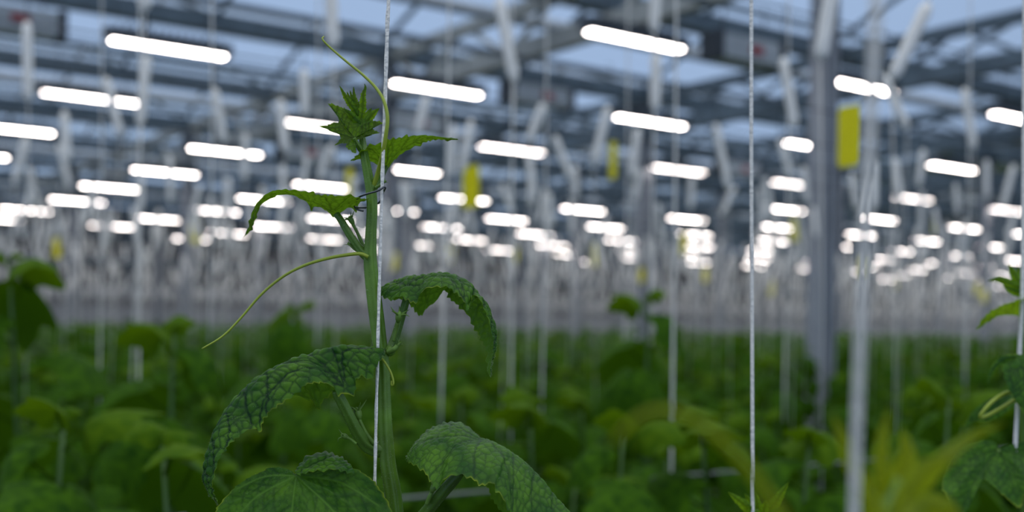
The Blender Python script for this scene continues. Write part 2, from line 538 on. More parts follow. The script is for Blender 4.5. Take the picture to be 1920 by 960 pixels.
# ------------------------------------------------------------------ crop wires, hangers with twine
WIRE_Z = 1.28
rows = [2.05, 3.2, 4.52, 5.35] + [6.1 + 0.8 * k for k in range(12)] + [16 + 1.6 * k for k in range(24)]
for k, a_ in enumerate(rows[:16]):
    mb = MB(); mb.tube([bay(a_, -6, WIRE_Z), bay(a_, 45, WIRE_Z)], 0.004, 6)
    tag(mb.build('crop_wire', M['wire']), f'thin steel crop wire carrying hangers, {ORD[k + 1]} row from the front', 'wire', 'overhead crop wires')
mb = MB()
for a_ in rows[16:]:
    mb.bar(bay(a_, -6, WIRE_Z), bay(a_, 90, WIRE_Z), 0.006, 0.006)
tag(mb.build('far_crop_wires', M['wire']), 'many thin crop wires in the distance', 'wires', kind='stuff')


def bobbin_mesh(mb, p, q, r):
    """twine wound on a flat hanger between p and q: a waisted, ridged spindle"""
    pts = [p + (q - p) * s for s in (0, .04, .12, .3, .5, .7, .88, .96, 1)]
    mb.tube(pts, [r * k for k in (.3, .75, 1, .92, 1, .9, 1, .7, .3)], 8, flat=0.75)


def hanger(top, bot, wire_z, label, group='white twine hangers on the crop wires', end_z=-0.45):
    r = thing('twine_hanger', label, 'hanger', top, group)
    m_ = MB(); bobbin_mesh(m_, top, bot, 0.020)
    m_.build('bobbin', M['bobbin'], r, smooth=True)
    wz = CZ + wire_z
    m_ = MB()
    c = Vector((top[0], top[1], wz))
    m_.tube([top, top + (c - top) * .7, c + Vector((.012, 0, -.005)), c + Vector((.008, 0, .012)), c + Vector((-.01, 0, .01))], 0.0022, 6)
    m_.build('hook', M['wire'], r, smooth=True)
    m_ = MB()
    e = Vector((bot[0] + rng.uniform(-.04, .04), bot[1] + rng.uniform(-.03, .03), CZ + end_z))
    m_.tube([bot, bot + (e - bot) * .5 + Vector((.004, 0, 0)), e], 0.0014, 6)
    m_.build('twine', M['twine'], r, smooth=True)
    return r


HANG = [(50, 40, 53, 190, 'left of the topmost left lamp, hanging straight'), (262, -115, 272, 22, 'cut by the top edge above the upper left lamp'),
        (276, 105, 262, 236, 'just below the upper left lamp'), (198, 145, 226, 256, 'crossing the second lamp at left'),
        (618, -60, 625, 92, 'at the top edge beside the upper tendril'), (570, 130, 572, 218, 'left of the shoot tip above a lamp'),
        (402, 165, 420, 268, 'between the left lamps and the shoot'), (935, -5, 965, 155, 'leaning right, above the box unit top centre'),
        (800, 180, 783, 252, 'below the lamp right of the shoot tip'), (1018, 195, 992, 266, 'tilted, above the lamp right of centre'),
        (1233, -60, 1226, 60, 'at the top edge over the right centre lamp'), (1230, 100, 1228, 206, 'below the right centre top lamp'),
        (1562, -30, 1538, 112, 'in front of the thick grey column, top'), (1468, 108, 1490, 240, 'just left of the thick grey column'),
        (1742, 5, 1672, 150, 'steeply tilted, right of the thick grey column'), (1655, 140, 1702, 242, 'leaning beside the lamp right of the column'),
        (1808, 165, 1826, 280, 'near the right edge, hanging nearly straight'), (1342, 232, 1366, 356, 'left of the long white string, above a lamp'),
        (1040, 255, 1070, 335, 'leaning, right of the centre lamp'), (1078, 310, 1080, 372, 'short, straight above a lamp right of centre'),
        (1196, 240, 1185, 332, 'below the second lamp right of centre'), (1200, 318, 1190, 376, 'left of the lamp beneath the right centre lamps'),
        (1298, 330, 1295, 392, 'between two stacked lamps right of centre'), (1462, 262, 1482, 330, 'right of the long white string by the column'),
        (110, 270, 130, 350, 'below the lamp at the left edge'), (850, 235, 847, 332, 'straight, right of the shoot tip leaf'),
        (622, 272, 600, 335, 'tilted, left of the shoot stem'), (940, 345, 962, 402, 'between the yellow card and centre lamps'),
        (1850, 300, 1850, 372, 'right of the far right lamps'), (1792, 345, 1796, 402, 'among the lamps at right'),
        (1732, 280, 1722, 350, 'left of the right lamps'), (1378, 350, 1352, 404, 'tilted left beside the long white string'),
        (460, 250, 458, 340, 'by the lamp left of the shoot'), (318, 290, 320, 380, 'crossing the left lamps')]
n_h = 0
taken = []
for x0, y0, x1, y1, lab in HANG:
    a, b_ = ray(x0, y0)
    Y0 = 1.1 / b_
    a_guess = Y0 * (math.cos(TH) - math.sin(TH) * a)
    ar = min(rows, key=lambda r_: abs(r_ - a_guess))
    Y = ar / (math.cos(TH) - math.sin(TH) * a)
    top = at(x0, y0, Y); bot = at(x1, y1, Y)
    hanger(top, bot, max(WIRE_Z, top[2] - CZ + .03), f'white twine hanger {lab}')
    taken.append((x0, y0)); n_h += 1
# further hangers along the wires
cand = []
for ri, a_ in enumerate(rows):
    step = 0.42 if a_ < 12 else (0.5 if a_ < 25 else 0.9)
    for b_ in np.arange(-6, 85, step):
        p = bay(a_, b_ + rng.uniform(-.15, .15), rng.uniform(.98, 1.16))
        x, y = to_px(p)
        if p[1] < 5.6 or not (-40 < x < 1960 and 0 < y) or p[1] > 62: continue
        if a_ < 9 and rng.random() < 0.30: continue
        if any(abs(x - tx) < 34 and abs(y - ty) < 60 for tx, ty in taken): continue
        cand.append((p[1], p, a_))
cand.sort(key=lambda c: c[0])
variants = []
for k in range(8):
    r = thing('twine_hanger', '', 'hanger', (0, 0, 0), 'white twine hangers on the crop wires')
    tx, ty, ln = rng.uniform(-.09, .09), rng.uniform(-.05, .05), rng.uniform(.24, .32)
    top, bot = Vector((0, 0, 0)), Vector((tx, ty, -ln))
    m_ = MB(); bobbin_mesh(m_, top, bot, 0.0215)
    local(m_.build('bobbin', M['bobbin'], smooth=True), r)
    m_ = MB(); m_.tube([top, Vector((0, 0, .12)), Vector((.012, 0, .2)), Vector((-.01, 0, .215))], 0.0022, 5)
    local(m_.build('hook', M['wire'], smooth=True), r)
    m_ = MB(); m_.tube([bot, Vector((tx * .9, ty * .9, -.9)), Vector((tx * .6, ty * .6, -1.5))], 0.0014, 5)
    local(m_.build('twine', M['twine'], smooth=True), r)
    variants.append([r, False])
far_h = MB()
for k, (_, p, a_) in enumerate(cand):
    if k < 262:
        v = rng.choice(variants)
        o = v[0] if not v[1] else copy_tree(v[0]); v[1] = True
        o.location = p; o.rotation_euler = (0, 0, rng.uniform(-.6, .6))
        o['label'] = 'white twine hanger among the crowd of hangers behind the shoot' if p[1] < 12 else 'small white twine hanger in the pale distant band above the crop'
    else:
        q = p + Vector((rng.uniform(-.09, .09), 0, -rng.uniform(.22, .32)))
        far_h.bar(p, q, 0.042, 0.03)
        far_h.bar(q, q + Vector((0, 0, -1.1)), 0.003, 0.003)
tag(far_h.build('distant_hangers', M['bobbin']), 'crowd of white twine hangers making a pale band far behind', 'hangers', kind='stuff')
for v in variants:
    if not v[1]:
        for ch in list(v[0].children): bpy.data.objects.remove(ch)
        bpy.data.objects.remove(v[0])

# twines in the crop whose hangers are above the picture
for x0, y0, x1, y1, Y, lab in [(255, -20, 259, 860, 3.0, 'at left, falling into the dark leaves'), (392, -20, 394, 640, 3.3, 'left of the arching tendril'),
                               (842, -20, 826, 800, 2.9, 'right of the sharp stem, ending on a leaf'), (952, 300, 957, 850, 3.4, 'right of the drooping middle leaf'),
                               (1262, -20, 1258, 955, 2.6, 'left of the long sharp string'), (1020, 330, 1015, 790, 3.8, 'centre of the crop'),
                               (1172, 380, 1170, 720, 4.4, 'right of centre, short in the crop'), (1222, 420, 1214, 770, 3.7, 'beside the tall distant shoot'),
                               (1472, 420, 1470, 790, 4.0, 'left of the thick grey column'), (590, 330, 594, 660, 4.2, 'left of the sharp stem'),
                               (1815, 330, 1808, 720, 4.2, 'near the right edge plant'), (185, 300, 186, 760, 4.2, 'at far left')]:
    q = at(x1, y1, Y)
    p = at(x0, y0, Y * .98); p = Vector((p[0] + (p[0] - q[0]) * .0, p[1], CZ + WIRE_Z))
    mb = MB(); mb.tube(smooth_path([p, (p + q) / 2 + Vector((.004, 0, 0)), q], 14), 0.0026, 8)
    tag(mb.build('plant_twine', M['twine'], smooth=True), f'blurred white twine {lab}', 'string', 'blurred twines in the crop')

# ------------------------------------------------------------------ yellow sticky cards
for x, y, Y, lab, hh in [(1593, 255, 4.9, 'large yellow sticky card beside the thick grey column', .25), (1150, 300, 7.5, 'narrow yellow sticky card turned edge on, right of centre', .24),
                     (883, 350, 7.2, 'yellow sticky card above a lamp right of the shoot', .26), (107, 465, 15, 'yellow sticky card at far left below the lamps', .26),
                     (366, 430, 13, 'dull yellow sticky card left of the arched leaf tip', .3), (740, 490, 17, 'pale yellow sticky card close to the main string', .25),
                     (846, 476, 18, 'pale yellow sticky card under the lamps right of the stem', .25), (965, 478, 18, 'yellow sticky card above the middle drooping leaf', .25),
                     (1113, 478, 15, 'yellow sticky card low between two distant lamp rows', .30), (1203, 516, 20, 'yellow sticky card beneath a lamp row, above the crop', .25),
                     (1283, 458, 16, 'yellow sticky card behind the stacked lamps right of centre', .30), (1322, 516, 21, 'yellow sticky card left of the long string, low', .25),
                     (1491, 430, 13, 'yellow sticky card left of the thick grey column', .26), (1618, 500, 16, 'yellow sticky card behind the blurred double string', .28),
                     (1680, 530, 24, 'small yellow sticky card right of the blurred double string', .25), (1446, 540, 22, 'small yellow sticky card right of the long string, low', .3),
                     (1832, 540, 20, 'small yellow sticky card near the right edge', .22), (1845, 556, 19, 'lowest small yellow sticky card near the right edge', .2),
                     (656, 345, 10, 'thin yellow sticky card close behind the shoot stem', .28), (1752, 420, 13, 'dull yellow sticky card among the right lamps', .2)]:
    a, _ = ray(x, y)
    ar = min(rows, key=lambda r_: abs(r_ - Y * (math.cos(TH) - math.sin(TH) * a)))
    Y2 = ar / (math.cos(TH) - math.sin(TH) * a)
    hh *= Y2 / Y; Y = Y2
    c = at(x, y, Y)
    r = thing('sticky_card', lab, 'sticky trap', c, 'yellow sticky cards')
    turn = 0.15 if x not in (1150, 656, 1752) else 1.0
    dx, dy = math.cos(turn) * .05, math.sin(turn) * .05
    m_ = MB()
    prof = [(-.8, -hh / 2), (-1, -hh / 2 + .02), (-1, hh / 2 - .02), (-.8, hh / 2), (.8, hh / 2), (1, hh / 2 - .02), (1, -hh / 2 + .02), (.8, -hh / 2)]
    vs = [(c[0] + s * dx - dy * k, c[1] + s * dy + .015 * k, c[2] + z + .008 * math.sin(s * 2)) for k in (0, .06) for s, z in prof]
    m_.add(vs, [tuple(range(8)), tuple(range(15, 7, -1))] + [(i, i + 8, (i + 1) % 8 + 8, (i + 1) % 8) for i in range(8)])
    m_.build('card', M['trap'], r)
    m_ = MB(); m_.tube([c + Vector((0, 0, hh / 2 - .01)), Vector((c[0], c[1], max(c[2] + hh / 2 + .05, CZ + WIRE_Z)))], 0.002, 5)
    m_.build('thread', M['wire'], r)

# grey pipe through the crop
mb = MB()
p, q = at(1060, 916, 2.62), at(1372, 880, 2.62 * 1.12)
d = Vector((V[0], V[1], 0))
mid = at(1200, 898, 2.7)
mb.tube([mid - d * 3, mid, mid + d * 6], 0.0032, 8)
tag(mb.build('support_pipe', M['pipe'], smooth=True), 'thin grey support pipe crossing low through the crop leaves', 'pipe')


# ------------------------------------------------------------------ crop plants
def leaf_outline(k, size):
    """flat five-lobed cucumber leaf, polar about the petiole"""
    th = np.linspace(-math.pi * .93, math.pi * .93, k)
    r = 0.62 + 0.36 * np.cos(th * .5) ** 2 + 0.15 * np.cos(th * 5) * (0.4 + 0.6 * np.cos(th * .5))
    r = r * (1 + 0.025 * np.cos(th * 31))
    return th, r * size


def crop_leaf(mb, base, yaw, size, droop, tilt, rg):
    k, rn = 23, 4
    th, r = leaf_outline(k, size)
    vs = [(0, 0, 0)]
    for j in range(1, rn + 1):
        f = j / rn
        x, y = r * f * np.cos(th), r * f * np.sin(th)
        z = -droop * (np.hypot(x, y) / size) ** 2 * size + 0.05 * size * np.cos(th * 5) * f - 0.25 * droop * np.abs(y)
        vs += list(zip(x, y, z))
    vs = np.array(vs)
    R = Matrix.Rotation(yaw, 3, 'Z') @ Matrix.Rotation(tilt, 3, 'Y') @ Matrix.Rotation(rg.uniform(-.3, .3), 3, 'X')
    vs = vs @ np.array(R).T + np.array(base)
    fs = [(0, i + 1, i + 2) for i in range(k - 1)]
    for j in range(rn - 1):
        fs += [(1 + j * k + i, 1 + (j + 1) * k + i, 1 + (j + 1) * k + i + 1, 1 + j * k + i + 1) for i in range(k - 1)]
    mb.add(vs, fs)


def crop_plant_parts(seed, top=2.0, depth=1.15):
    rg = random.Random(seed)
    st = MB(); fo = MB()
    ph = rg.uniform(0, 6)
    pts = [(0.02 * math.sin(ph + z * 3), 0.02 * math.cos(ph + z * 2.3), z) for z in np.linspace(0, top - .03, 14)]
    st.tube(pts, [0.007] * 11 + [.006, .0045, .003], 6)
    z, k, yaw = top - 0.02, 0, rg.uniform(0, 6)
    while z > top - depth:
        size = min(0.115, 0.022 + 0.021 * k) * rg.uniform(.85, 1.15)
        pl = min(0.14, 0.012 + 0.025 * k)
        el = 1.25 - min(.8, .15 * k)
        b0 = Vector((0.02 * math.sin(ph + z * 3), 0.02 * math.cos(ph + z * 2.3), z))
        e = b0 + Vector((math.cos(yaw) * math.cos(el), math.sin(yaw) * math.cos(el), math.sin(el))) * pl
        fo.tube([b0, (b0 + e) / 2 + Vector((math.cos(yaw), math.sin(yaw), 0)) * pl * .1, e], [.003, .0025, .002], 5)
        fo.cur = 1 if k < 3 else 0
        crop_leaf(fo, e, yaw, size, rg.uniform(.5, 1.1), rg.uniform(.2, .9) if k > 2 else -rg.uniform(.4, 1.0), rg)
        yaw += 2.4 + rg.uniform(-.4, .4); z -= min(0.085, 0.02 + .016 * k); k += 1
    return st, fo


protos = []
for s in range(7):
    st, fo = crop_plant_parts(100 + s)
    r = thing('cucumber_plant', '', 'plant', (0, 0, 0), 'cucumber plants in the rows behind')
    local(st.build('stem', M['stem_far'], smooth=True), r)
    local(fo.build('foliage', [M['leaf_far'], M['leaf_far_young']], smooth=True), r)
    protos.append([r, False])


def place_plant(x, y, ht, label):
    v = rng.choice(protos)
    o = v[0] if not v[1] else copy_tree(v[0]); v[1] = True
    o.location = (x, y, 0); s = ht / 2.0
    o.scale = (rng.uniform(.95, 1.15), rng.uniform(.95, 1.15), s)
    o.rotation_euler = (0, 0, rng.uniform(0, 6.28)); o['label'] = label
    return o


tall = [(28, 470, 2.7, 'tall blurred plant at the left edge with its tip above the crop'), (345, 600, 2.5, 'blurred plant left of the arching tendril end'),
        (545, 568, 3.6, 'distant shoot standing above the crop left of the stem'), (1232, 548, 3.3, 'distant tall shoot above the crop right of centre'),
        (310, 800, 1.75, 'blurred plant with large pale leaves low at left'), (1150, 780, 2.1, 'blurred plant with arched leaves low right of centre'),
        (1330, 770, 2.2, 'blurred plant low just left of the long string'), (1500, 800, 2.1, 'blurred plant at the foot of the thick grey column'),
        (90, 760, 1.8, 'dark blurred plant in the lower left corner'), (1000, 740, 2.6, 'blurred plant behind the lower right drooping leaf'),
        (1760, 720, 2.3, 'blurred plant behind the yellow green foreground leaves'), (600, 720, 2.6, 'blurred plant behind the large arching leaf')]
for x, y, Y, lab in tall:
    p = at(x, y, Y)
    place_plant(p[0], p[1], p[2], lab)
cand = []
for a_ in [2.0 + .8 * k for k in range(80)]:
    for b_ in np.arange(-6, 90, 0.34):
        p = bay(a_ + rng.uniform(-.08, .08), b_ + rng.uniform(-.06, .06), 0)
        x, y = to_px(p)
        if p[1] < 1.9 or p[1] > 66 or not (-120 < x < 2040): continue
        if a_ < 3 and rng.random() < .35: continue
        cand.append((p[1], p))
cand.sort(key=lambda c: c[0])
far = MB()
frg = random.Random(5)
fk = 9
fth = np.linspace(-2.9, 2.9, fk)
fv, ff, fn = [], [], 0
for k, (Y, p) in enumerate(cand):
    ht = CZ - max(.12, .34 - .012 * Y) + rng.gauss(0, .09) + (.16 if rng.random() < .06 else 0)
    xp, _ = to_px(p)
    if 1480 < xp < 1590 and Y < 10.2: ht = min(ht, CZ - .085 * Y - .05)      # low young plants before the column
    if k < 286:
        place_plant(p[0], p[1], ht, 'blurred leafy cucumber plant filling the crop rows behind' if Y < 6 else 'small leafy plant in the far crop rows below the white band')
    else:
        for q in range(6 if Y < 20 else 3):
            sz = frg.uniform(.07, .13) * (1 if Y < 20 else 1.35)
            yaw = frg.uniform(0, 6.28); z = ht - q * .09 - frg.uniform(0, .06)
            rr = sz * (.7 + .3 * np.cos(fth * .5))
            x = rr * np.cos(fth); y = rr * np.sin(fth)
            zz = -.5 * (x * x + y * y) / sz
            tl = frg.uniform(-.2, .8)
            x2 = x * math.cos(tl) + zz * math.sin(tl); z2 = -x * math.sin(tl) + zz * math.cos(tl)
            off = .07
            X = p[0] + (x2 + off) * math.cos(yaw) - y * math.sin(yaw); Yy = p[1] + (x2 + off) * math.sin(yaw) + y * math.cos(yaw)
            fv.append(np.c_[np.r_[p[0] + off * math.cos(yaw), X], np.r_[p[1] + off * math.sin(yaw), Yy], np.r_[z, z + z2]])
            ff += [(fn, fn + i + 1, fn + i + 2) for i in range(fk - 1)]
            fn += fk + 1
far.v = fv; far.f = ff; far.mi = [0] * len(ff); far.n = fn
tag(far.build('distant_crop', M['leaf_far'], smooth=True), 'mass of green crop leaves in the far rows under the white band', 'crop', kind='stuff')


# ------------------------------------------------------------------ sharp plants in front
def min_dist(P, polys):
    """distance of 2D points to a set of polylines given as arrays"""
    best = np.full(len(P), 9.0)
    for pl in polys:
        for i in range(len(pl) - 1):
            a, b_ = pl[i], pl[i + 1]
            d_ = b_ - a
            tt = np.clip(((P - a) @ d_) / (d_ @ d_ + 1e-12), 0, 1)
            best = np.minimum(best, np.linalg.norm(P - (a + tt[:, None] * d_), axis=1))
    return best


def cells(P, size, seed):
    """distance to the edge of irregular cells (the net of small veins)"""
    rg = np.random.default_rng(seed)
    lo, hi = P.min(0), P.max(0)
    nx, ny = np.maximum(1, np.ceil((hi - lo) / size)).astype(int) + 1
    gx, gy = np.meshgrid(np.arange(nx + 1), np.arange(ny + 1))
    S = np.c_[gx.ravel(), gy.ravel()] * size + lo - size * .5 + rg.uniform(-.5, .5, ((nx + 1) * (ny + 1), 2)) * size
    out = np.empty(len(P))
    for i in range(0, len(P), 4000):
        d_ = np.linalg.norm(P[i:i + 4000, None] - S[None], axis=2)
        d2 = np.partition(d_, 1, axis=1)[:, :2]
        out[i:i + 4000] = (d2[:, 1] - d2[:, 0]) * .5
    return out


def grid_leaf(name, W, flat, veins, edge, cell, parent, mat, seed, relief=0.0007, base=None, face=(0, -.6, 1), vs=.8, ribs=0.0, main=None):
    """W: (ns, nt, 3) world grid; flat: (ns, nt, 2) unrolled metres; veins: polylines in unrolled metres"""
    ns, nt_ = W.shape[:2]
    P = flat.reshape(-1, 2)
    ce = cells(P, cell, seed)
    mv = min_dist(P, veins) if veins else np.full(len(P), 1.0)
    ss = lambda x: np.clip(x, 0, 1) ** 2 * (3 - 2 * np.clip(x, 0, 1))
    bull = ss(ce / (cell * .36)) * 1.2 + ss(mv / (cell * .5)) * 1.0
    vein = np.clip(np.exp(-(ce / (cell * .085)) ** 2) * .75 + np.exp(-(mv / .0007) ** 2) * .95, 0, 1) * vs
    du = np.gradient(W, axis=0); dv = np.gradient(W, axis=1)
    Nn = np.cross(du, dv); Nn /= np.linalg.norm(Nn, axis=2)[..., None] + 1e-12
    flip = float((Nn.mean((0, 1)) * np.array(face)).sum()) < 0       # the upper side looks up
    if flip: Nn = -Nn
    Wd = W + Nn * (bull.reshape(ns, nt_) * relief * (1 - edge ** 2 * .7))[..., None]
    fs = []
    for i in range(ns - 1):
        for j in range(nt_ - 1):
            q = (i * nt_ + j, (i + 1) * nt_ + j, (i + 1) * nt_ + j + 1, i * nt_ + j + 1)
            fs.append(q[::-1] if flip else q)
    mb = MB(); mb.add(Wd.reshape(-1, 3), fs)
    u_ = np.arange(ns)[:, None] * np.ones((1, nt_))
    br = np.clip(.5 + .5 * np.sin(u_ * .21 + seed) + .45 * np.sin(u_ * .083 + 2 * seed), 0, 1)
    em = np.clip((edge - .965) / .035, 0, 1) ** 1.5 * br
    rb = np.exp(-(min_dist(P, main) / .0007) ** 2) * ribs if ribs and main else np.zeros(len(P))
    return mb.build(name, mat, parent, smooth=True, attrs={'vein': vein * (1 - rb), 'edge': em.ravel() * .9, 'rib': rb})


def tooth(arc, pitch, rg_phase=0.0):
    ph = arc / pitch + rg_phase + .35 * np.sin(arc / pitch * .9)
    x = ph % 1.0
    big = .55 + .45 * np.sin(np.floor(ph) * 2.4 + 1.0)
    return np.where(x < .62, x / .62, (1 - x) / .38) * (.35 + .9 * big)


def loft_leaf(name, base, ridge, near, far, veins, parent, mat, seed, cell=.006, ns=170, nt_=45, bulge=(.22, .22), face=(0, -.6, 1), vs=.8, teeth=.0022, relief=.0007):
    """blade lofted over its ridge between two margins; veins are polylines in (s, t), t from -1 near to 1 far"""
    R = smooth_path(atp(ridge, base), ns); Nm = smooth_path(atp(near, base), ns); Fm = smooth_path(atp(far, base), ns)
    sgrid = np.linspace(0, 1, ns)
    # serrated margins
    for Mg, ph in ((Nm, 0.0), (Fm, .4)):
        arc = np.r_[0, np.cumsum(np.linalg.norm(np.diff(Mg, axis=0), axis=1))]
        out = Mg - R; ln = np.linalg.norm(out, axis=1)
        out = out / (ln[:, None] + 1e-9)
        flat_ = out.copy(); flat_[:, 1] = 0
        out = out + flat_ / (np.linalg.norm(flat_, axis=1)[:, None] + 1e-6)
        out /= np.linalg.norm(out, axis=1)[:, None] + 1e-9
        Mg += out * (tooth(arc, .0052, ph) * teeth * np.clip(ln / .003, 0, 1))[:, None]
    tg = np.linspace(0, 1, nt_)
    tg = tg ** .85

    def half(E, bl):
        d_ = E - R
        ln = np.linalg.norm(d_, axis=1)[:, None] + 1e-9
        up = np.array([0, 0, 1.0]) - (d_ / ln) * (d_[:, 2:3] / ln)
        C = .5 * (R + E) + up * bl * ln
        return (1 - tg)[None, :, None] ** 2 * R[:, None] + 2 * ((1 - tg) * tg)[None, :, None] * C[:, None] + (tg ** 2)[None, :, None] * E[:, None]
    h1, h2 = half(Nm, bulge[0]), half(Fm, bulge[1])
    W = np.concatenate([h1[:, ::-1], h2[:, 1:]], axis=1)
    tt = np.r_[-tg[::-1], tg[1:]]
    # soft rolling of the crest so that it is not a knife edge
    k = 7
    pad = np.pad(W, ((0, 0), (k, k), (0, 0)), mode='edge')
    sm = sum(pad[:, i:i + W.shape[1]] for i in range(2 * k + 1)) / (2 * k + 1)
    wgt = np.exp(-(tt / .3) ** 2)[None, :, None]
    W = W * (1 - wgt) + sm * wgt
    xs = np.r_[0, np.cumsum(np.linalg.norm(np.diff(R, axis=0), axis=1))]
    seg = np.linalg.norm(np.diff(W, axis=1), axis=2)
    ys = np.concatenate([np.zeros((ns, 1)), np.cumsum(seg, axis=1)], axis=1)
    c = nt_ - 1
    ys = ys - ys[:, c:c + 1]
    flat = np.dstack([np.repeat(xs[:, None], W.shape[1], 1), ys])

    def uv(s, t_):
        i = int(np.clip(s, 0, 1) * (ns - 1)); j = int(np.argmin(np.abs(tt - t_)))
        return flat[i, j]
    polys = []
    for pl in veins:
        q = smooth_path([(*p_, 0) for p_ in pl], 12)[:, :2]
        polys.append(np.array([uv(s, t_) for s, t_ in q]))
    edge = np.repeat(np.abs(tt)[None], ns, 0)
    return grid_leaf(name, W, flat, polys, edge, cell, parent, mat, seed, relief, face=face, vs=vs)


def fan_veins(b0, ends, main=None):
    out = [[b0, ((b0[0] + e[0]) / 2 + .02, (b0[1] + e[1]) / 2), e] for e in ends]
    return out


def side_veins(s0, s1, n_, dt=.16, tm=0.0):
    out = []
    for s in np.linspace(s0, s1, n_):
        for sg in (-1, 1):
            out.append([(s, tm), (s + dt * .35, sg * .4), (min(1, s + dt), sg * .95)])
    return out


def radial_leaf(name, base, centre, outline, tips, parent, mat, seed, dome=.02, tilt=(0, 0), cell=.006, nr=60, na=240, face=(0, -.6, 1), vs=.8, teeth=.0017, relief=.0006, d0=0.0, pitch=.0052, fold=0.0, ribs=0.0):
    """blade spread about the petiole point: outline in pixels, depth from a tilt and a dome"""
    out = smooth_path([(*p_, 0) for p_ in outline] + [(*outline[0], 0)], na)[:, :2]
    cx, cy_ = centre[:2]
    Ypx = base / F_PX
    arc = np.r_[0, np.cumsum(np.linalg.norm(np.diff(out, axis=0), axis=1))] * Ypx
    dr = out - np.array([cx, cy_]); rl = np.linalg.norm(dr, axis=1)[:, None] + 1e-9
    out = out + dr / rl * (tooth(arc, pitch) * teeth / Ypx)[:, None] * np.clip(rl / 30, 0, 1)
    rr = np.linspace(0.0, 1, nr) ** .8
    px = cx + (out[:, 0] - cx)[:, None] * rr[None]
    py = cy_ + (out[:, 1] - cy_)[:, None] * rr[None]
    flat = np.dstack([(px - cx) * Ypx, (py - cy_) * Ypx])
    polys = []
    ang = np.arctan2(out[:, 1] - cy_, out[:, 0] - cx)
    for tx, ty in tips:
        ex, ey = (tx - cx) * Ypx * .97, (ty - cy_) * Ypx * .97
        bow = .10 * (1 if ex * ey < 0 else -1) * min(1, abs(ex) / (abs(ey) + 1e-6))
        pl = smooth_path([(0, 0, 0), (ex * .5 - ey * bow, ey * .5 + ex * bow, 0), (ex, ey, 0)], 9)[:, :2]
        polys.append(pl)
        L = pl[-1]; pr = np.array([-L[1], L[0]])
        for f_ in (.3, .45, .6, .75):
            for sg in (-1, 1):
                o_ = pl[int(f_ * 8)] - L * f_
                polys.append(o_ + np.array([L * f_, L * (f_ + .14) + pr * sg * .16, L * (f_ + .2) + pr * sg * .30]))
    mvd = min_dist(flat.reshape(-1, 2), polys[::9]).reshape(px.shape)
    fl = np.linalg.norm(flat, axis=2)
    sz = fl.max()
    dep = d0 + tilt[0] * flat[..., 0] + tilt[1] * flat[..., 1] + dome * (fl / sz) ** 2 - fold * np.exp(-(mvd / (.12 * sz)) ** 2) * -1
    Yw = base + dep
    dx, dy = px - HX, py - HY
    X = (dx * CR + dy * SR) / F_PX * Yw; Z = CZ + (dx * SR - dy * CR) / F_PX * Yw
    W = np.dstack([X, Yw, Z])
    edge = np.repeat(rr[None], na, 0)
    return grid_leaf(name, W, flat, polys, edge, cell, parent, mat, seed, relief, face=face, vs=vs, ribs=ribs, main=polys[::9])


def blade(name, base, axis, width, parent, mat, seed, fold=.4, cell=.004, ns=60, nt_=13, lean=0.0, teeth=.0007, relief=.0003):
    """small lance shaped leaf along an axis of pixels, folded about its midrib"""
    A = smooth_path([(*p_[:2], p_[2] if len(p_) > 2 else 0) for p_ in axis], ns)
    s = np.linspace(0, 1, ns)
    wd = width * np.sin(np.pi * np.clip(s * .93 + .07, 0, 1) ** .75) ** .9 + .4
    tg = np.gradient(A[:, :2], axis=0); tg /= np.linalg.norm(tg, axis=1)[:, None] + 1e-9
    nr_ = np.c_[-tg[:, 1], tg[:, 0]]
    tt = np.linspace(-1, 1, nt_)
    arc = s * len(s)
    tz = 1 + tooth(s, .085)[:, None] * np.abs(tt)[None] ** 3 * teeth / (width * base / F_PX) * 1.2
    PX = A[:, 0:1] + nr_[:, 0:1] * wd[:, None] * tt[None] * tz
    PY = A[:, 1:2] + nr_[:, 1:2] * wd[:, None] * tt[None] * tz
    Dp = A[:, 2:3] + (np.abs(tt)[None] * fold + tt[None] * lean) * wd[:, None] * base / F_PX
    Yw = base + Dp
    dx, dy = PX - HX, PY - HY
    W = np.dstack([(dx * CR + dy * SR) / F_PX * Yw, Yw, CZ + (dx * SR - dy * CR) / F_PX * Yw])
    flat = np.dstack([np.repeat((s * np.linalg.norm(np.diff(A[:, :2], axis=0), axis=1).sum() * base / F_PX)[:, None], nt_, 1), tt[None] * wd[:, None] * base / F_PX])
    L = flat[-1, 0, 0]
    polys = [np.array([[0, 0], [L, 0]])]
    return grid_leaf(name, W, flat, polys, np.repeat(np.abs(tt)[None], ns, 0), cell, parent, mat, seed, relief)


def stalk(name, base, pts, parent, mat, n_=40, ribs=5, rib=.14, seg=25):
    """tube through (px, py, radius px, depth)"""
    A = smooth_path(pts, n_)
    P = [at(a_[0], a_[1], base + a_[3]) for a_ in A]
    mb = MB(); mb.tube(P, A[:, 2] * base / F_PX, seg, ribs, rib)
    return mb.build(name, mat, parent, smooth=True)


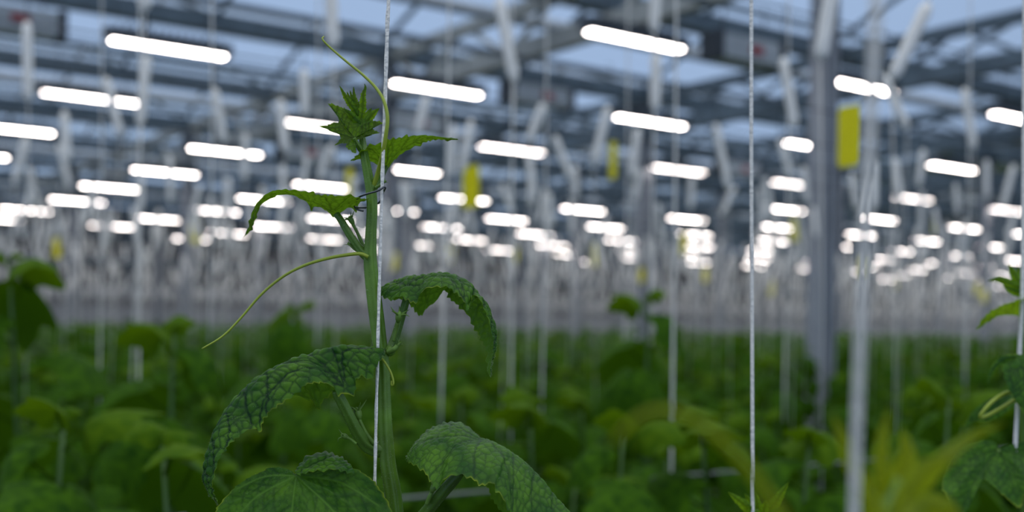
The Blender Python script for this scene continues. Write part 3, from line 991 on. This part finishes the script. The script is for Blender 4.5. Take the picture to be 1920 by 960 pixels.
def hairs(name, objs, count, ln, rad, parent, seed, margin_only=False):
    """fine bristles standing on the surfaces"""
    rg = np.random.default_rng(seed)
    mb = MB()
    for o, cnt in zip(objs, count):
        me = o.data
        nv = len(me.vertices)
        co = np.empty(nv * 3); no = np.empty(nv * 3)
        me.vertices.foreach_get('co', co); me.vertices.foreach_get('normal', no)
        co = co.reshape(-1, 3); no = no.reshape(-1, 3)
        pool = np.arange(nv)
        if margin_only:
            a = np.empty(nv, np.float32); me.attributes['edge'].data.foreach_get('value', a)
            pool = np.where(a > .5)[0]
        idx = rg.choice(pool, cnt)
        for i in idx:
            p = co[i] + rg.normal(0, .0003, 3)
            nn = no[i] * (1 if not margin_only else rg.choice([-1, 1])) + rg.normal(0, .35, 3)
            nn /= np.linalg.norm(nn)
            x = np.cross(nn, [.3, .9, .2]); x /= np.linalg.norm(x)
            y = np.cross(nn, x)
            r_ = rad * rg.uniform(.7, 1.2); l_ = ln * rg.uniform(.5, 1.3)
            b3 = [p + r_ * (x * math.cos(q) + y * math.sin(q)) for q in (0, 2.1, 4.2)]
            mb.add(b3 + [p + nn * l_], [(0, 1, 3), (1, 2, 3), (2, 0, 3)])
    o = mb.build(name, M['hair'], parent)
    o['kind'] = 'stuff'; o['label'] = 'fine pale hairs'
    return o


def bud(name, base, stem_pts, head, size, parent, seed, sepals=5):
    """young flower bud: stalk, swollen green ovary and thin spreading sepals"""
    rg = random.Random(seed)
    mb = MB()
    A = smooth_path(stem_pts, 14)
    P = [at(a_[0], a_[1], base + a_[3]) for a_ in A]
    mb.tube(P, A[:, 2] * base / F_PX, 10, 5, .08)
    c = at(head[0], head[1], base + head[2])
    d_ = (P[-1] - P[-3]).normalized()
    k = base / F_PX * size
    mb.tube([c - d_ * k * .9, c - d_ * k * .4, c + d_ * k * .1, c + d_ * k * .5, c + d_ * k * .8], [k * .15, k * .42, k * .5, k * .36, k * .08], 12)
    x = d_.cross(Vector((0, 1, 0))).normalized(); y = d_.cross(x)
    for i in range(sepals):
        an = i / sepals * 6.28 + rg.uniform(-.3, .3)
        o_ = x * math.cos(an) + y * math.sin(an)
        e = [c + d_ * k * .3 + o_ * k * .25, c + d_ * k * .75 + o_ * k * .9, c + d_ * k * rg.uniform(.5, 1.3) + o_ * k * rg.uniform(1.3, 1.9)]
        mb.tube(smooth_path(e, 8), np.linspace(k * .16, k * .03, 8), 6)
    return mb.build(name, M['bud'], parent, smooth=True)


ROOT = at(741, 975, D0)
hero = thing('cucumber_vine', 'sharp young cucumber vine climbing the main white string, in focus', 'plant', (ROOT[0], ROOT[1], 0))
B = D0
# stem
spts = [(741, 975, 15, 0), (736, 925, 14.5, 0), (727, 870, 13.5, 0), (721.5, 800, 12.5, 0), (719.5, 740, 11.5, 0), (718, 690, 11, 0), (713, 655, 12, 0), (706, 600, 13, 0),
        (698.5, 540, 12.5, 0), (693.5, 487, 11.5, 0), (695, 440, 9.8, 0), (697, 395, 9.3, 0), (695.5, 362, 9.3, 0), (690, 330, 8.3, 0), (683.5, 295, 7.5, 0), (679.5, 265, 6, .002), (677, 235, 4.5, .004)]
A_ = smooth_path(spts, 150)
P_ = [at(a_[0], a_[1], B + a_[3]) for a_ in A_]
low = [(ROOT[0] + .01, ROOT[1], 0), (ROOT[0] + .006, ROOT[1], .9), (ROOT[0] + .002, ROOT[1], 1.6)]
mb = MB(); mb.tube([Vector(q) for q in low] + P_, np.r_[[.006] * 3, A_[:, 2] * B / F_PX], 30, 5, .15)
stem = mb.build('stem', M['stem'], hero, smooth=True)
mb = MB()
for x, y, r_ in [(692, 482, 11.5), (732, 657, 10), (712, 842, 13), (697, 352, 9)]:
    c = at(x, y, B)
    k = r_ * B / F_PX
    mb.tube([c + Vector((-.2 * k, 0, -1.1 * k)), c + Vector((-.1 * k, 0, -.6 * k)), c, c + Vector((.1 * k, 0, .6 * k)), c + Vector((.2 * k, 0, 1.1 * k))], [k * .3, k * .85, k, k * .8, k * .3], 16)
mb.build('stem_joint', M['stem'], hero, smooth=True)

# --- leaf A: the large blade arching to the left
ridgeA = [(722, 656, -.016), (690, 652, -.018), (640, 646, -.016), (600, 651, -.014), (540, 673, -.014), (480, 706, -.016), (430, 755, -.018), (400, 805, -.02), (383, 860, -.022), (379.5, 895, -.023), (387, 920, -.024), (409, 946, -.025)]
nearA = [(722, 658, -.017), (712, 674, -.021), (702, 690, -.023), (691, 711, -.024), (676, 703, -.025), (666, 712, -.026), (667, 728, -.026), (657, 739, -.027), (644, 736, -.028), (632, 742, -.03), (622, 724, -.031), (600, 717, -.032), (575, 720, -.032), (558, 732, -.032),
         (545, 745, -.032), (528, 754, -.032), (506, 770, -.032), (493, 786, -.032), (486, 810, -.033), (472, 803, -.033), (440, 823, -.033), (416, 851, -.032), (403, 880, -.031), (398, 905, -.03), (400, 928, -.028), (409, 947, -.025)]
farA = [(721, 660, -.008), (708, 672, .0), (690, 690, .008), (668, 712, .012), (645, 730, .014), (628, 735, .014), (617, 738, .014), (606, 750, .014), (595, 767, .014), (584, 750, .014), (570, 747, .014), (555, 741, .014), (530, 748, .012), (500, 760, .008), (455, 790, .002), (420, 835, -.006), (398, 880, -.014), (394, 910, -.02), (409, 946, -.024)]
b0 = (.25, -.85)
vA = [[b0, (.3, -.4), (.42, -.12), (.7, -.05), (1, 0)], [b0, (.2, -.4), (.12, -.1), (.02, 0)], [b0, (.29, 0), (.33, .8)], [b0, (.36, -.55), (.5, -.6), (.63, -.95)], [b0, (.2, 0), (.18, .8)]] + side_veins(.45, .85, 5, .13, -.08)
leafA = loft_leaf('leaf', B, ridgeA, nearA, farA, vA, hero, M['leaf'], 1, cell=.0068, ns=240, nt_=60, bulge=(.18, .15), relief=.0009, vs=1.0)
leafA['label'] = 'large dark blade arching to the left'
stalk('petiole', B, [(712, 847, 11, 0), (700, 843, 12, -.002), (684, 832, 12, -.006), (668, 808, 10.5, -.012), (652, 776, 9.5, -.018), (634, 742, 9, -.022), (630, 732, 7, -.023)], leafA, M['petiole'])
# --- leaf B: upper left, seen from below
ridgeB = [(688, 376, -.004), (665, 383, 0), (645, 390, .002), (627, 398, .003), (605, 388, .002), (583, 379, .001), (560, 370, -.001), (535, 364, -.003), (510, 366, -.004), (492, 376, -.005), (480, 396, -.006), (472, 420, -.007), (457, 445, -.008)]
nearB = [(690, 374.5, -.006), (675, 373, -.015), (657, 369, -.02), (626, 369, -.022), (600, 367, -.022), (580, 362.5, -.022), (548, 358, -.02), (519, 357.5, -.018), (498, 365, -.016), (483, 380, -.014), (473.5, 400, -.012), (467, 425, -.01), (457, 445, -.008)]
farB = [(688, 378, .004), (676, 381, .008), (667, 396, .012), (655, 390, .012), (643, 396, .012), (627, 406, .01), (610, 394, .012), (592, 386, .013), (583, 394, .013), (577, 381, .012), (562, 373, .009), (548, 367, .006), (523, 366, .003), (503, 375, .001), (488, 387, -.001), (478, 413, -.003), (469, 432, -.006), (457, 445, -.008)]
b0 = (.26, .0)
vB = [[(.26, .2), (.4, .1), (.7, 0), (1, 0)], [b0, (.2, -.5), (.16, -1)], [b0, (.12, -.3), (.02, 0)], [b0, (.3, -.5), (.36, -1)], [b0, (.35, .5), (.4, 1)]] + side_veins(.45, .85, 5, .1)
leafB = loft_leaf('leaf', B, ridgeB, nearB, farB, vB, hero, M['leaf_mid'], 2, cell=.005, ns=200, nt_=30, bulge=(.05, .05), relief=.0005)
leafB['label'] = 'upper left leaf seen from below, its tip hooked down'
stalk('petiole', B, [(693, 484, 9, 0), (683, 477, 9, 0), (670, 462, 7.5, 0), (655, 440, 6.8, 0), (640, 415, 6.3, .001), (630, 401, 5.5, .002)], leafB, M['petiole'])
# --- leaf C: upper right, seen from below
ridgeC = [(662, 302, .004), (685, 296, .01), (705, 300, .014), (725, 309, .016), (745, 288, .014), (765, 275, .012), (790, 263, .01), (820, 259, .008), (859, 261.5, .006)]
nearC = [(660, 302.5, .002), (672, 291, -.004), (687, 280, -.006), (716, 269, -.008), (737, 262.5, -.008), (769, 257, -.008), (794, 254.5, -.006), (822, 257, -.002), (859, 261, .006)]
farC = [(663, 303, .008), (674, 299, .016), (688, 301, .02), (703, 306, .022), (714, 312, .022), (726, 316, .022), (738, 302, .022), (751, 290, .022), (770, 278, .02), (790, 268.5, .018), (815, 261.5, .012), (840, 262.5, .008), (859, 262, .006)]
vC = [[(.32, .3), (.5, .1), (.7, 0), (1, 0)], [(.32, .3), (.25, -.4), (.2, -1)], [(.32, .3), (.15, 0), (.02, 0)], [(.32, .3), (.36, -.4), (.45, -1)]] + side_veins(.5, .85, 4, .1)
leafC = loft_leaf('leaf', B, ridgeC, nearC, farC, vC, hero, M['leaf_mid'], 3, cell=.005, ns=160, nt_=30, bulge=(.05, .05), relief=.0005)
leafC['label'] = 'upper right leaf seen from below, pointing right'
stalk('petiole', B, [(699, 357, 6, .003), (706, 345, 5.5, .006), (715, 330, 5, .01), (724, 313, 4.5, .015)], leafC, M['petiole'])
# --- leaf D: middle right, hanging over
ridgeD = [(712, 540, .006), (735, 528, .008), (760, 519, .006), (790, 512.5, .004), (820, 511, .002), (850, 515, .002), (884, 530, .002), (905, 558, .001), (922, 592, 0), (931, 622, -.001), (930, 655, -.002), (921, 683, -.003), (919, 704, -.003)]
nearD = [(711, 541, .005), (719, 556, -.002), (735, 559, -.008), (752, 555, -.012), (766, 561, -.015), (782, 568, -.017), (788, 552, -.017), (802, 539, -.017), (820, 537, -.017), (834, 536, -.017), (848, 542, -.017), (862, 553, -.017), (873, 569, -.017), (878, 583, -.016), (883, 566, -.014), (893, 556, -.011), (905, 572, -.009), (916, 600, -.008), (924, 630, -.007), (925, 660, -.006), (920, 688, -.004), (919, 705, -.003)]
farD = [(713, 543, .01), (725, 553, .018), (748, 560, .022), (768, 568, .024), (787, 591, .025), (802, 576, .025), (816, 566, .025), (828, 554, .025), (832, 545, .024), (838, 547, .022), (845, 560, .02), (862, 574, .017), (880, 593, .013), (890, 613, .011), (901, 632, .008), (911, 650, .005), (915, 671, .002), (914, 692, 0), (919, 706, -.002)]
b0 = (.18, -.6)
vD = [[b0, (.25, -.2), (.4, 0), (1, 0)], [b0, (.1, -.2), (.02, 0)], [b0, (.25, .2), (.34, .95)], [b0, (.35, -.4), (.5, -.95)]] + side_veins(.42, .88, 6, .1)
leafD = loft_leaf('leaf', B, ridgeD, nearD, farD, vD, hero, M['leaf'], 4, cell=.0052, ns=220, nt_=50, bulge=(.2, .12), relief=.0007, vs=.9)
leafD['label'] = 'middle right leaf hanging over, yellowish below'
stalk('petiole', B, [(728, 660, 8.5, 0), (736, 645, 8, .001), (745, 618, 7.5, .003), (754, 588, 7, .004), (762, 560, 6.5, .004), (766, 545, 5, .004)], leafD, M['petiole'])
# --- leaf E: bottom left, facing up
outE = [(553, 890), (545, 882), (516, 876.5), (482, 889), (442, 914), (406, 957), (388, 1010), (400, 1060), (470, 1095), (560, 1120), (660, 1095), (728, 1050), (742, 1000), (733, 957), (718, 928), (698, 901), (674, 884), (655, 877), (628, 875), (600, 874), (575, 879), (558, 889)]
leafE = radial_leaf('leaf', B, (555, 892), outE, [(440, 918), (415, 1010), (535, 1110), (690, 1070), (715, 950)], hero, M['leaf'], 5, dome=.022, tilt=(0, -.5), cell=.0050, d0=-.03, relief=.0004, vs=.55, fold=.006, ribs=.45)
leafE['label'] = 'large lower left blade with pale veins, cut by the frame'
loft_leaf('lobe', B, [(556, 889, -.028), (580, 879, -.026), (605, 873, -.024), (630, 873, -.024), (652, 878, -.026), (664, 886, -.03)],
          [(556, 890, -.03), (580, 884, -.032), (605, 880, -.032), (630, 880, -.032), (652, 884, -.032), (664, 888, -.031)],
          [(557, 886, -.024), (563, 872, -.016), (580, 857, -.012), (601, 850, -.01), (624, 853, -.01), (644, 863, -.014), (655, 872, -.02), (664, 886, -.026)],
          [[(.1, 0), (.5, .4), (.6, .95)]], leafE, M['leaf'], 15, cell=.005, ns=90, nt_=24, bulge=(.05, .15), relief=.0006)
stalk('petiole', B, [(735, 985, 9, .0), (690, 990, 9, .01), (620, 960, 8, .012), (570, 905, 7, -.005), (556, 893, 5, -.024)], leafE, M['petiole'])
# --- leaf F: bottom right
ridgeF = [(765, 857, -.024), (775, 840, -.022), (800, 824, -.018), (840, 813, -.014), (870, 815, -.012), (895, 825, -.01), (920, 825, -.008), (950, 837, -.008), (990, 863, -.01), (1020, 891, -.014), (1050, 931, -.018), (1082, 968, -.022), (1112, 1012, -.026)]
nearF = [(764, 858, -.025), (769, 866, -.032), (789, 876, -.04), (803, 893, -.046), (820, 916, -.05), (832, 899, -.05), (850, 890, -.05), (870, 889, -.05), (886, 897, -.05), (905, 908, -.05), (924, 904, -.05), (932, 918, -.05), (945, 935, -.05), (955, 955, -.05), (985, 990, -.048), (1045, 1010, -.04), (1112, 1016, -.027)]
farF = [(766, 855, -.02), (780, 832, -.008), (800, 810, 0), (835, 794.5, .006), (862, 794, .008), (882, 806, .008), (900, 826, .01), (908, 870, .012), (915, 910, .012), (925, 935, .012), (945, 962, .01), (990, 995, .004), (1050, 1012, -.008), (1112, 1014, -.024)]
b0 = (.36, .08)
vF = [[b0, (.5, -.05), (.7, -.03), (1, 0)], [b0, (.25, -.5), (.18, -.95)], [b0, (.37, -.5), (.4, -.95)], [b0, (.2, -.1), (.02, 0)], [b0, (.5, -.45), (.62, -.95)], [b0, (.25, .4), (.22, .95)]] + side_veins(.5, .85, 4, .12)
leafF = loft_leaf('leaf', B, ridgeF, nearF, farF, vF, hero, M['leaf'], 6, cell=.0056, ns=240, nt_=60, bulge=(.2, .1), relief=.00045, vs=.75)
leafF['label'] = 'lower right blade draped over its stalk'
stalk('petiole', B, [(742, 1030, 11, 0), (765, 1000, 11, -.004), (800, 958, 11, -.012), (830, 922, 10.5, -.02), (856, 893, 9, -.026), (872, 868, 7, -.024)], leafF, M['petiole'])
# --- shoot tip
outG = [(668, 262), (688, 256), (698, 252), (709, 249), (699, 243), (703, 237), (717, 231), (707, 228), (697, 226.5), (685, 225), (675, 224), (668, 219), (657, 211), (645, 204), (632, 199), (616, 195), (625, 205), (633, 213), (635, 223), (638, 229), (631, 231), (624, 231), (615, 235.5), (600, 236.5), (613, 242), (623, 247.5), (633, 249), (639, 256), (638, 262), (631, 271), (642, 268), (651, 269), (649, 274), (657, 280), (663, 286), (668, 283), (665, 270)]
leafG = radial_leaf('leaf', B, (664, 259), outG, [(620, 199), (606, 237), (712, 231), (704, 249), (634, 268)], hero, M['leaf_young'], 7, dome=-.006, tilt=(.1, -.5), cell=.0032, d0=-.006, fold=.001, relief=.0004, teeth=.0013, pitch=.0026, na=360, nr=40, face=(0, 1, .3))
leafG['label'] = 'star shaped young leaf at the shoot tip'
stalk('petiole', B, [(682, 290, 5, .001), (676, 281, 5, -.001), (669, 270, 4.3, -.004), (664, 259, 3.4, -.006)], leafG, M['stem'])
for k, (ax, wd) in enumerate([([(676, 226, .004), (664, 205, .003), (650, 185, .001), (637, 161.5, -.001)], 5), ([(677, 226, .002), (680, 205, .001), (681, 180, 0), (685, 165, 0), (683.5, 157, .001)], 5.2),
                              ([(671, 215, .006), (668, 195, .006), (664, 180, .006), (663, 163, .006)], 3.2), ([(667, 212, .006), (661, 190, .006), (656.5, 170, .006)], 2.6),
                              ([(664, 208, .007), (657, 190, .007), (650.5, 172, .007)], 2.4), ([(682, 232, .0), (694, 219, -.001), (703, 210, -.002), (711, 203, -.003)], 6.5),
                              ([(677, 234, -.001), (664, 222, -.002), (655, 212, -.003), (645, 204, -.003)], 6), ([(679, 236, .003), (688, 222, .003), (692, 210, .004), (697, 203, .005)], 6), ([(676, 228, .003), (672, 205, .004), (672, 190, .004)], 4)]):
    o = blade('leaflet', B, ax, wd, hero, M['leaf_young'], 30 + k)
# tendrils
T1 = [(699, 353, 4.6, 0), (708, 325, 4.3, -.004), (717, 290, 4, -.012), (724, 250, 3.6, -.017), (726.5, 220, 3.4, -.018), (720, 190, 3.1, -.016), (705, 165, 2.8, -.012), (680, 140, 2.5, -.008), (648, 114, 2.2, -.004), (620, 90, 2, 0), (607, 77, 1.7, 0), (604, 71, 1.5, .001), (607.5, 68.5, 1.3, .002)]
tn1 = stalk('tendril', B, T1, hero, M['tendril'], 70, 0, 0, 12); tn1['label'] = 'upper tendril reaching up left'
T2 = [(690, 482, 3.6, -.006), (676, 476, 3.4, -.007), (650, 478, 3.2, -.008), (612, 485, 3, -.008), (570, 498, 2.8, -.008), (530, 519, 2.6, -.008), (490, 552, 2.4, -.008), (450, 598, 2.1, -.008), (418, 630, 1.9, -.008), (379, 654, 1.4, -.008)]
tn2 = stalk('tendril', B, T2, hero, M['tendril'], 70, 0, 0, 12); tn2['label'] = 'long tendril arching down left'
T3 = [(714, 671, 2.2, -.01), (722, 680, 2.2, -.012), (732, 697, 2.1, -.012), (737, 712, 1.9, -.012), (737.5, 721, 1.7, -.012), (734, 722, 1.5, -.011), (734, 714, 1.3, -.010)]
tn3 = stalk('tendril', B, T3, hero, M['tendril'], 40, 0, 0, 10); tn3['label'] = 'short curled tendril at the middle joint'
# buds
bud('flower_bud', B, [(685, 472, 3.5, .004), (676, 450, 3.3, .004), (668, 432, 3, .004), (661, 420, 3, .004)], (658.5, 413, .004), 11, hero, 1, 6)
bud('flower_bud', B, [(738, 640, 3, -.004), (743, 618, 3, -.006), (746, 604, 3, -.008)], (748, 594, -.01), 14, hero, 2, 5)
bud('flower_bud', B, [(702, 833, 4, -.006), (688, 815, 3.6, -.008), (676, 792, 3.4, -.01), (672, 780, 3, -.01)], (671, 775, -.01), 15, hero, 3, 5)
bud('flower_bud', B, [(668, 832, 3, -.012), (658, 824, 2.8, -.013), (650, 820, 2.6, -.014)], (646, 818, -.014), 10, hero, 4, 3)
bud('flower_bud', B, [(727, 660, 5, -.004), (738, 655, 5, -.006), (745, 648, 4, -.006)], (748, 646, -.006), 6, hero, 5, 4)
bud('flower_bud', B, [(800, 945, 4, -.02), (806, 930, 4, -.022), (812, 918, 3, -.022)], (813, 914, -.024), 12, hero, 6, 4)
bud('flower_bud', B, [(704, 352, 3.5, -.002), (712, 347, 3, -.003), (718, 343, 2.6, -.003)], (721, 341, -.003), 5, hero, 7, 3)
bud('flower_bud', B, [(668, 470, 2.6, .001), (661, 464, 2.4, .001), (657, 460, 2.2, .001)], (655, 458, .001), 6, hero, 8, 3)
hairs('hair', [stem] + [c for l in (leafA, leafB, leafD, leafF) for c in l.children if c.name.startswith('petiole')] + [tn1], [4200, 500, 450, 400, 400, 150], .0014, .00009, hero, 3)
hairs('hair', [leafA, leafB, leafC, leafD, leafE, leafF, leafG], [2200, 800, 700, 1600, 1000, 2000, 400], .0008, .00005, hero, 4)

# the string it climbs and the wire clip
mb = MB()
sp_ = smooth_path([(730, -560, 0), (729, -40, 0), (727, 40, 0), (722, 200, 0), (717.5, 330, 0), (714.8, 420, 0), (712, 520, 0), (709.5, 620, 0), (708, 690, 0), (706, 760, 0), (704.5, 840, 0), (703, 905, 0), (702, 960, 0), (701, 1100, 0)], 160)
mb.tube([at(a_[0], a_[1], B - .0135) for a_ in sp_], [(.00125 if a_[1] < 330 else .00105) * (1 + .12 * math.sin(i * .9)) for i, a_ in enumerate(sp_)], 12, 3, .15)
tag(mb.build('main_string', M['twine'], smooth=True), 'white string that the sharp in-focus vine climbs', 'string')
mb = MB()
cl = [(669, 373, -.010), (676, 368, -.014), (690, 363, -.0175), (706, 358.5, -.0185), (713, 355.5, -.019), (719.5, 351, -.0185), (722.5, 352.5, -.0165), (720, 357, -.012), (717.5, 363, -.004), (714.5, 375, .006), (705, 383.5, .008), (690, 388.5, .007), (674, 389.5, .002), (667, 388, -.003), (664.5, 387, -.006), (667, 391, -.010), (674, 394, -.012), (682, 395.5, -.012)]
mb.tube([at(x, y, B + d_) for x, y, d_ in smooth_path(cl, 90)], .0007, 10)
tag(mb.build('plant_clip', M['wire'], smooth=True), 'dark bent wire clip tying the sharp stem to its string', 'clip')

# second string with a shoot just reaching into the frame
B2 = 0.96
mb = MB()
mb.tube([at(a_[0], a_[1], B2 - .01) for a_ in smooth_path([(1408, -600, 0), (1409, -20, 0), (1409, 300, 0), (1410.5, 650, 0), (1411.5, 965, 0), (1412, 1120, 0)], 60)], .0014, 10, 3, .12)
tag(mb.build('straight_string', M['twine'], smooth=True), 'long thin white string right of centre, sharp from top to bottom', 'string')
p = at(1425, 1000, B2)
sh = thing('cucumber_shoot', 'bright green shoot tip at the bottom edge by the long thin string', 'plant', (p[0], p[1], 0))
mb = MB(); mb.tube([Vector((p[0], p[1], 0)), Vector((p[0], p[1], 1.0)), p + Vector((0, 0, -.06)), p, at(1424, 955, B2)], [.006, .006, .005, .004, .003], 12, 5, .08)
mb.build('stem', M['stem'], sh, smooth=True)
for k, (ax, wd) in enumerate([([(1422, 975, 0), (1400, 950, -.004), (1382, 936, -.008), (1365, 922, -.01)], 9), ([(1428, 985, 0), (1445, 955, -.002), (1460, 932, -.004), (1479, 904, -.006)], 10),
                              ([(1424, 975, .004), (1420, 945, .004), (1415, 917, .004)], 8), ([(1424, 975, .004), (1410, 945, .0), (1396, 925, -.002)], 6), ([(1427, 970, -.004), (1435, 950, -.008), (1438, 937, -.01)], 9),
                              ([(1430, 980, -.002), (1450, 962, -.004), (1468, 952, -.006)], 8), ([(1420, 985, -.006), (1412, 962, -.01), (1402, 945, -.012)], 9)]):
    blade('leaf', B2, ax, wd, sh, M['leaf_young'], 60 + k)

# plant cut by the right edge
B3 = 1.1
p = at(1927, 960, B3)
rp_ = thing('cucumber_vine', 'softly blurred vine with drooping leaves, cut off by right edge', 'plant', (p[0], p[1], 0))
mb = MB(); mb.tube([Vector((p[0], p[1], 0)), Vector((p[0], p[1], 1.2))] + [at(x, y, B3) for x, y in ((1928, 960), (1926, 820), (1927, 700), (1922, 600), (1919, 530))], [.006, .006, .006, .006, .0055, .0045, .003], 14, 5, .08)
mb.build('stem', M['stem'], rp_, smooth=True)
r1 = radial_leaf('leaf', B3, (1872, 842), [(1872, 842), (1860, 827), (1815, 831), (1787, 853), (1767, 904), (1776, 935), (1788, 985), (1810, 962), (1829, 928), (1838, 904), (1845, 897), (1874, 921), (1895, 940), (1913, 951), (1922, 926), (1950, 935), (1985, 900), (1990, 850), (1950, 825), (1915, 830), (1890, 835)],
                 [(1780, 900), (1800, 965), (1908, 945), (1970, 900)], rp_, M['leaf'], 21, dome=.03, tilt=(0, -.7), cell=.0062, d0=-.02, relief=.0006, vs=.6, na=200, nr=40, fold=.007)
r1['label'] = 'large lowest leaf'
stalk('petiole', B3, [(1927, 985, 6, .01), (1905, 930, 6, .01), (1880, 870, 5, .0), (1872, 845, 4, -.016)], r1, M['petiole'])
r2 = radial_leaf('leaf', B3, (1917, 688), [(1880, 688), (1885, 674), (1920, 665), (1965, 680), (1975, 730), (1950, 792), (1922, 774), (1902, 748), (1887, 715)], [(1925, 770), (1960, 740), (1890, 715)], rp_, M['leaf'], 22, dome=.02, tilt=(.1, -.5), cell=.008, d0=-.02, na=140, nr=30)
blade('lobe', B3, [(1905, 668, -.02), (1882, 673, -.02), (1860, 694, -.02), (1852, 722, -.02)], 5, r2, M['leaf'], 70)
r3 = radial_leaf('leaf', B3 + .06, (1895, 742), [(1895, 740), (1862, 746), (1828, 768), (1808, 799), (1830, 790), (1855, 790), (1890, 770), (1905, 750)], [(1815, 793), (1850, 785)], rp_, M['leaf'], 23, dome=.02, tilt=(0, -.4), cell=.008, na=120, nr=24)
t4 = stalk('tendril', B3, [(1920, 737, 4, 0), (1890, 736, 4, -.01), (1862, 752, 3.6, -.015), (1843, 772, 3.4, -.015), (1838, 783, 3.2, -.013), (1850, 780, 3.2, -.01), (1878, 765, 3.4, -.006), (1902, 750, 3.6, 0), (1925, 740, 3.8, .003)], rp_, M['tendril'], 50, 0, 0, 10)
r5 = loft_leaf('leaf', B3, [(1940, 568, 0), (1915, 571, 0), (1890, 576, -.005), (1865, 586, -.01), (1846, 600, -.012), (1832, 618, -.014)], [(1940, 556, -.02), (1915, 563, -.025), (1890, 570, -.025), (1862, 583, -.02), (1844, 598, -.016), (1832, 618, -.014)],
               [(1940, 590, .02), (1915, 592, .02), (1892, 590, .012), (1870, 593, .002), (1848, 606, -.006), (1832, 618, -.012)], side_veins(.3, .8, 3), rp_, M['leaf_young'], 24, cell=.007, ns=80, nt_=24, bulge=(.05, .05))
for k, (ax, wd) in enumerate([([(1922, 540, 0), (1905, 520, 0), (1890, 494, 0)], 8), ([(1922, 545, -.005), (1895, 532, -.01), (1872, 524, -.012), (1852, 527, -.014)], 7), ([(1920, 540, .004), (1915, 515, .004), (1906, 500, .004)], 7), ([(1925, 550, -.004), (1900, 545, -.008), (1880, 535, -.01)], 8)]):
    blade('leaflet', B3, ax, wd, rp_, M['leaf_young'], 80 + k)
mb = MB()
mb.tube([at(a_[0], a_[1], B3 - .012) for a_ in smooth_path([(1924, -500, 0), (1921, 100, 0), (1919, 420, 0), (1917.5, 540, 0), (1912, 650, 0), (1908, 760, 0), (1904, 832, 0), (1902, 900, 0)], 60)], .0019, 10, 3, .12)
tag(mb.build('edge_string', M['twine'], smooth=True), 'white string at the right edge beside the blurred vine', 'string')

# blurred foreground: a string close to the lens, its yellow-green shoot and tendril
def atv(pts, n_):
    return [at(a_[0], a_[1], a_[2]) for a_ in smooth_path(pts, n_)]


mb = MB()
mb.tube(atv([(1660, -400, .335), (1645, -20, .34), (1634, 200, .345), (1622, 450, .35), (1610, 720, .36), (1602, 960, .37), (1598, 1200, .375)], 40), .0015, 10, 3, .15)
tag(mb.build('near_string', M['twine'], smooth=True), 'thick blurred white string close to the lens, right of the column', 'string')
B4 = 0.39
p = at(1610, 1150, B4)
fg = thing('foreground_shoot', 'very blurred yellow green shoot in the near right corner', 'plant', (p[0], p[1], 0))
mb = MB(); mb.tube([Vector((p[0], p[1], 0)), Vector((p[0], p[1], 1.4)), p, at(1640, 1000, B4), at(1690, 900, B4)], [.005, .005, .004, .0035, .002], 12, 5, .08)
mb.build('stem', M['stem'], fg, smooth=True)
for k, (ax, wd) in enumerate([([(1640, 960, 0), (1600, 870, 0), (1580, 820, 0), (1560, 775, 0)], 15), ([(1670, 960, 0), (1655, 880, 0), (1655, 820, 0), (1668, 762, 0)], 14),
                              ([(1690, 960, .01), (1760, 870, .01), (1820, 820, .02), (1885, 792, .02)], 14), ([(1680, 970, -.01), (1720, 900, -.01), (1755, 868, -.01), (1795, 860, -.01)], 22),
                              ([(1660, 985, .01), (1690, 900, .01), (1700, 850, .01), (1690, 800, .01)], 24), ([(1690, 1000, -.02), (1730, 955, -.01), (1775, 955, -.01), (1805, 985, 0)], 26), ([(1650, 990, -.02), (1630, 930, -.02), (1600, 920, -.02)], 18)]):
    blade('leaf', B4, ax, wd, fg, M['leaf_yellow'], 90 + k)
mb = MB()
mb.tube(atv([(1150, 830, .30), (1195, 785, .30), (1250, 770, .30), (1320, 800, .30), (1385, 860, .30), (1440, 930, .30), (1490, 1010, .30), (1560, 1090, .30), (1612, 1120, .30)], 50), np.linspace(.0009, .0021, 50), 10)
tf = mb.build('tendril', M['leaf_yellow'], fg, smooth=True)

for pv in protos:
    if not pv[1]:
        for ch in list(pv[0].children): bpy.data.objects.remove(ch)
        bpy.data.objects.remove(pv[0])
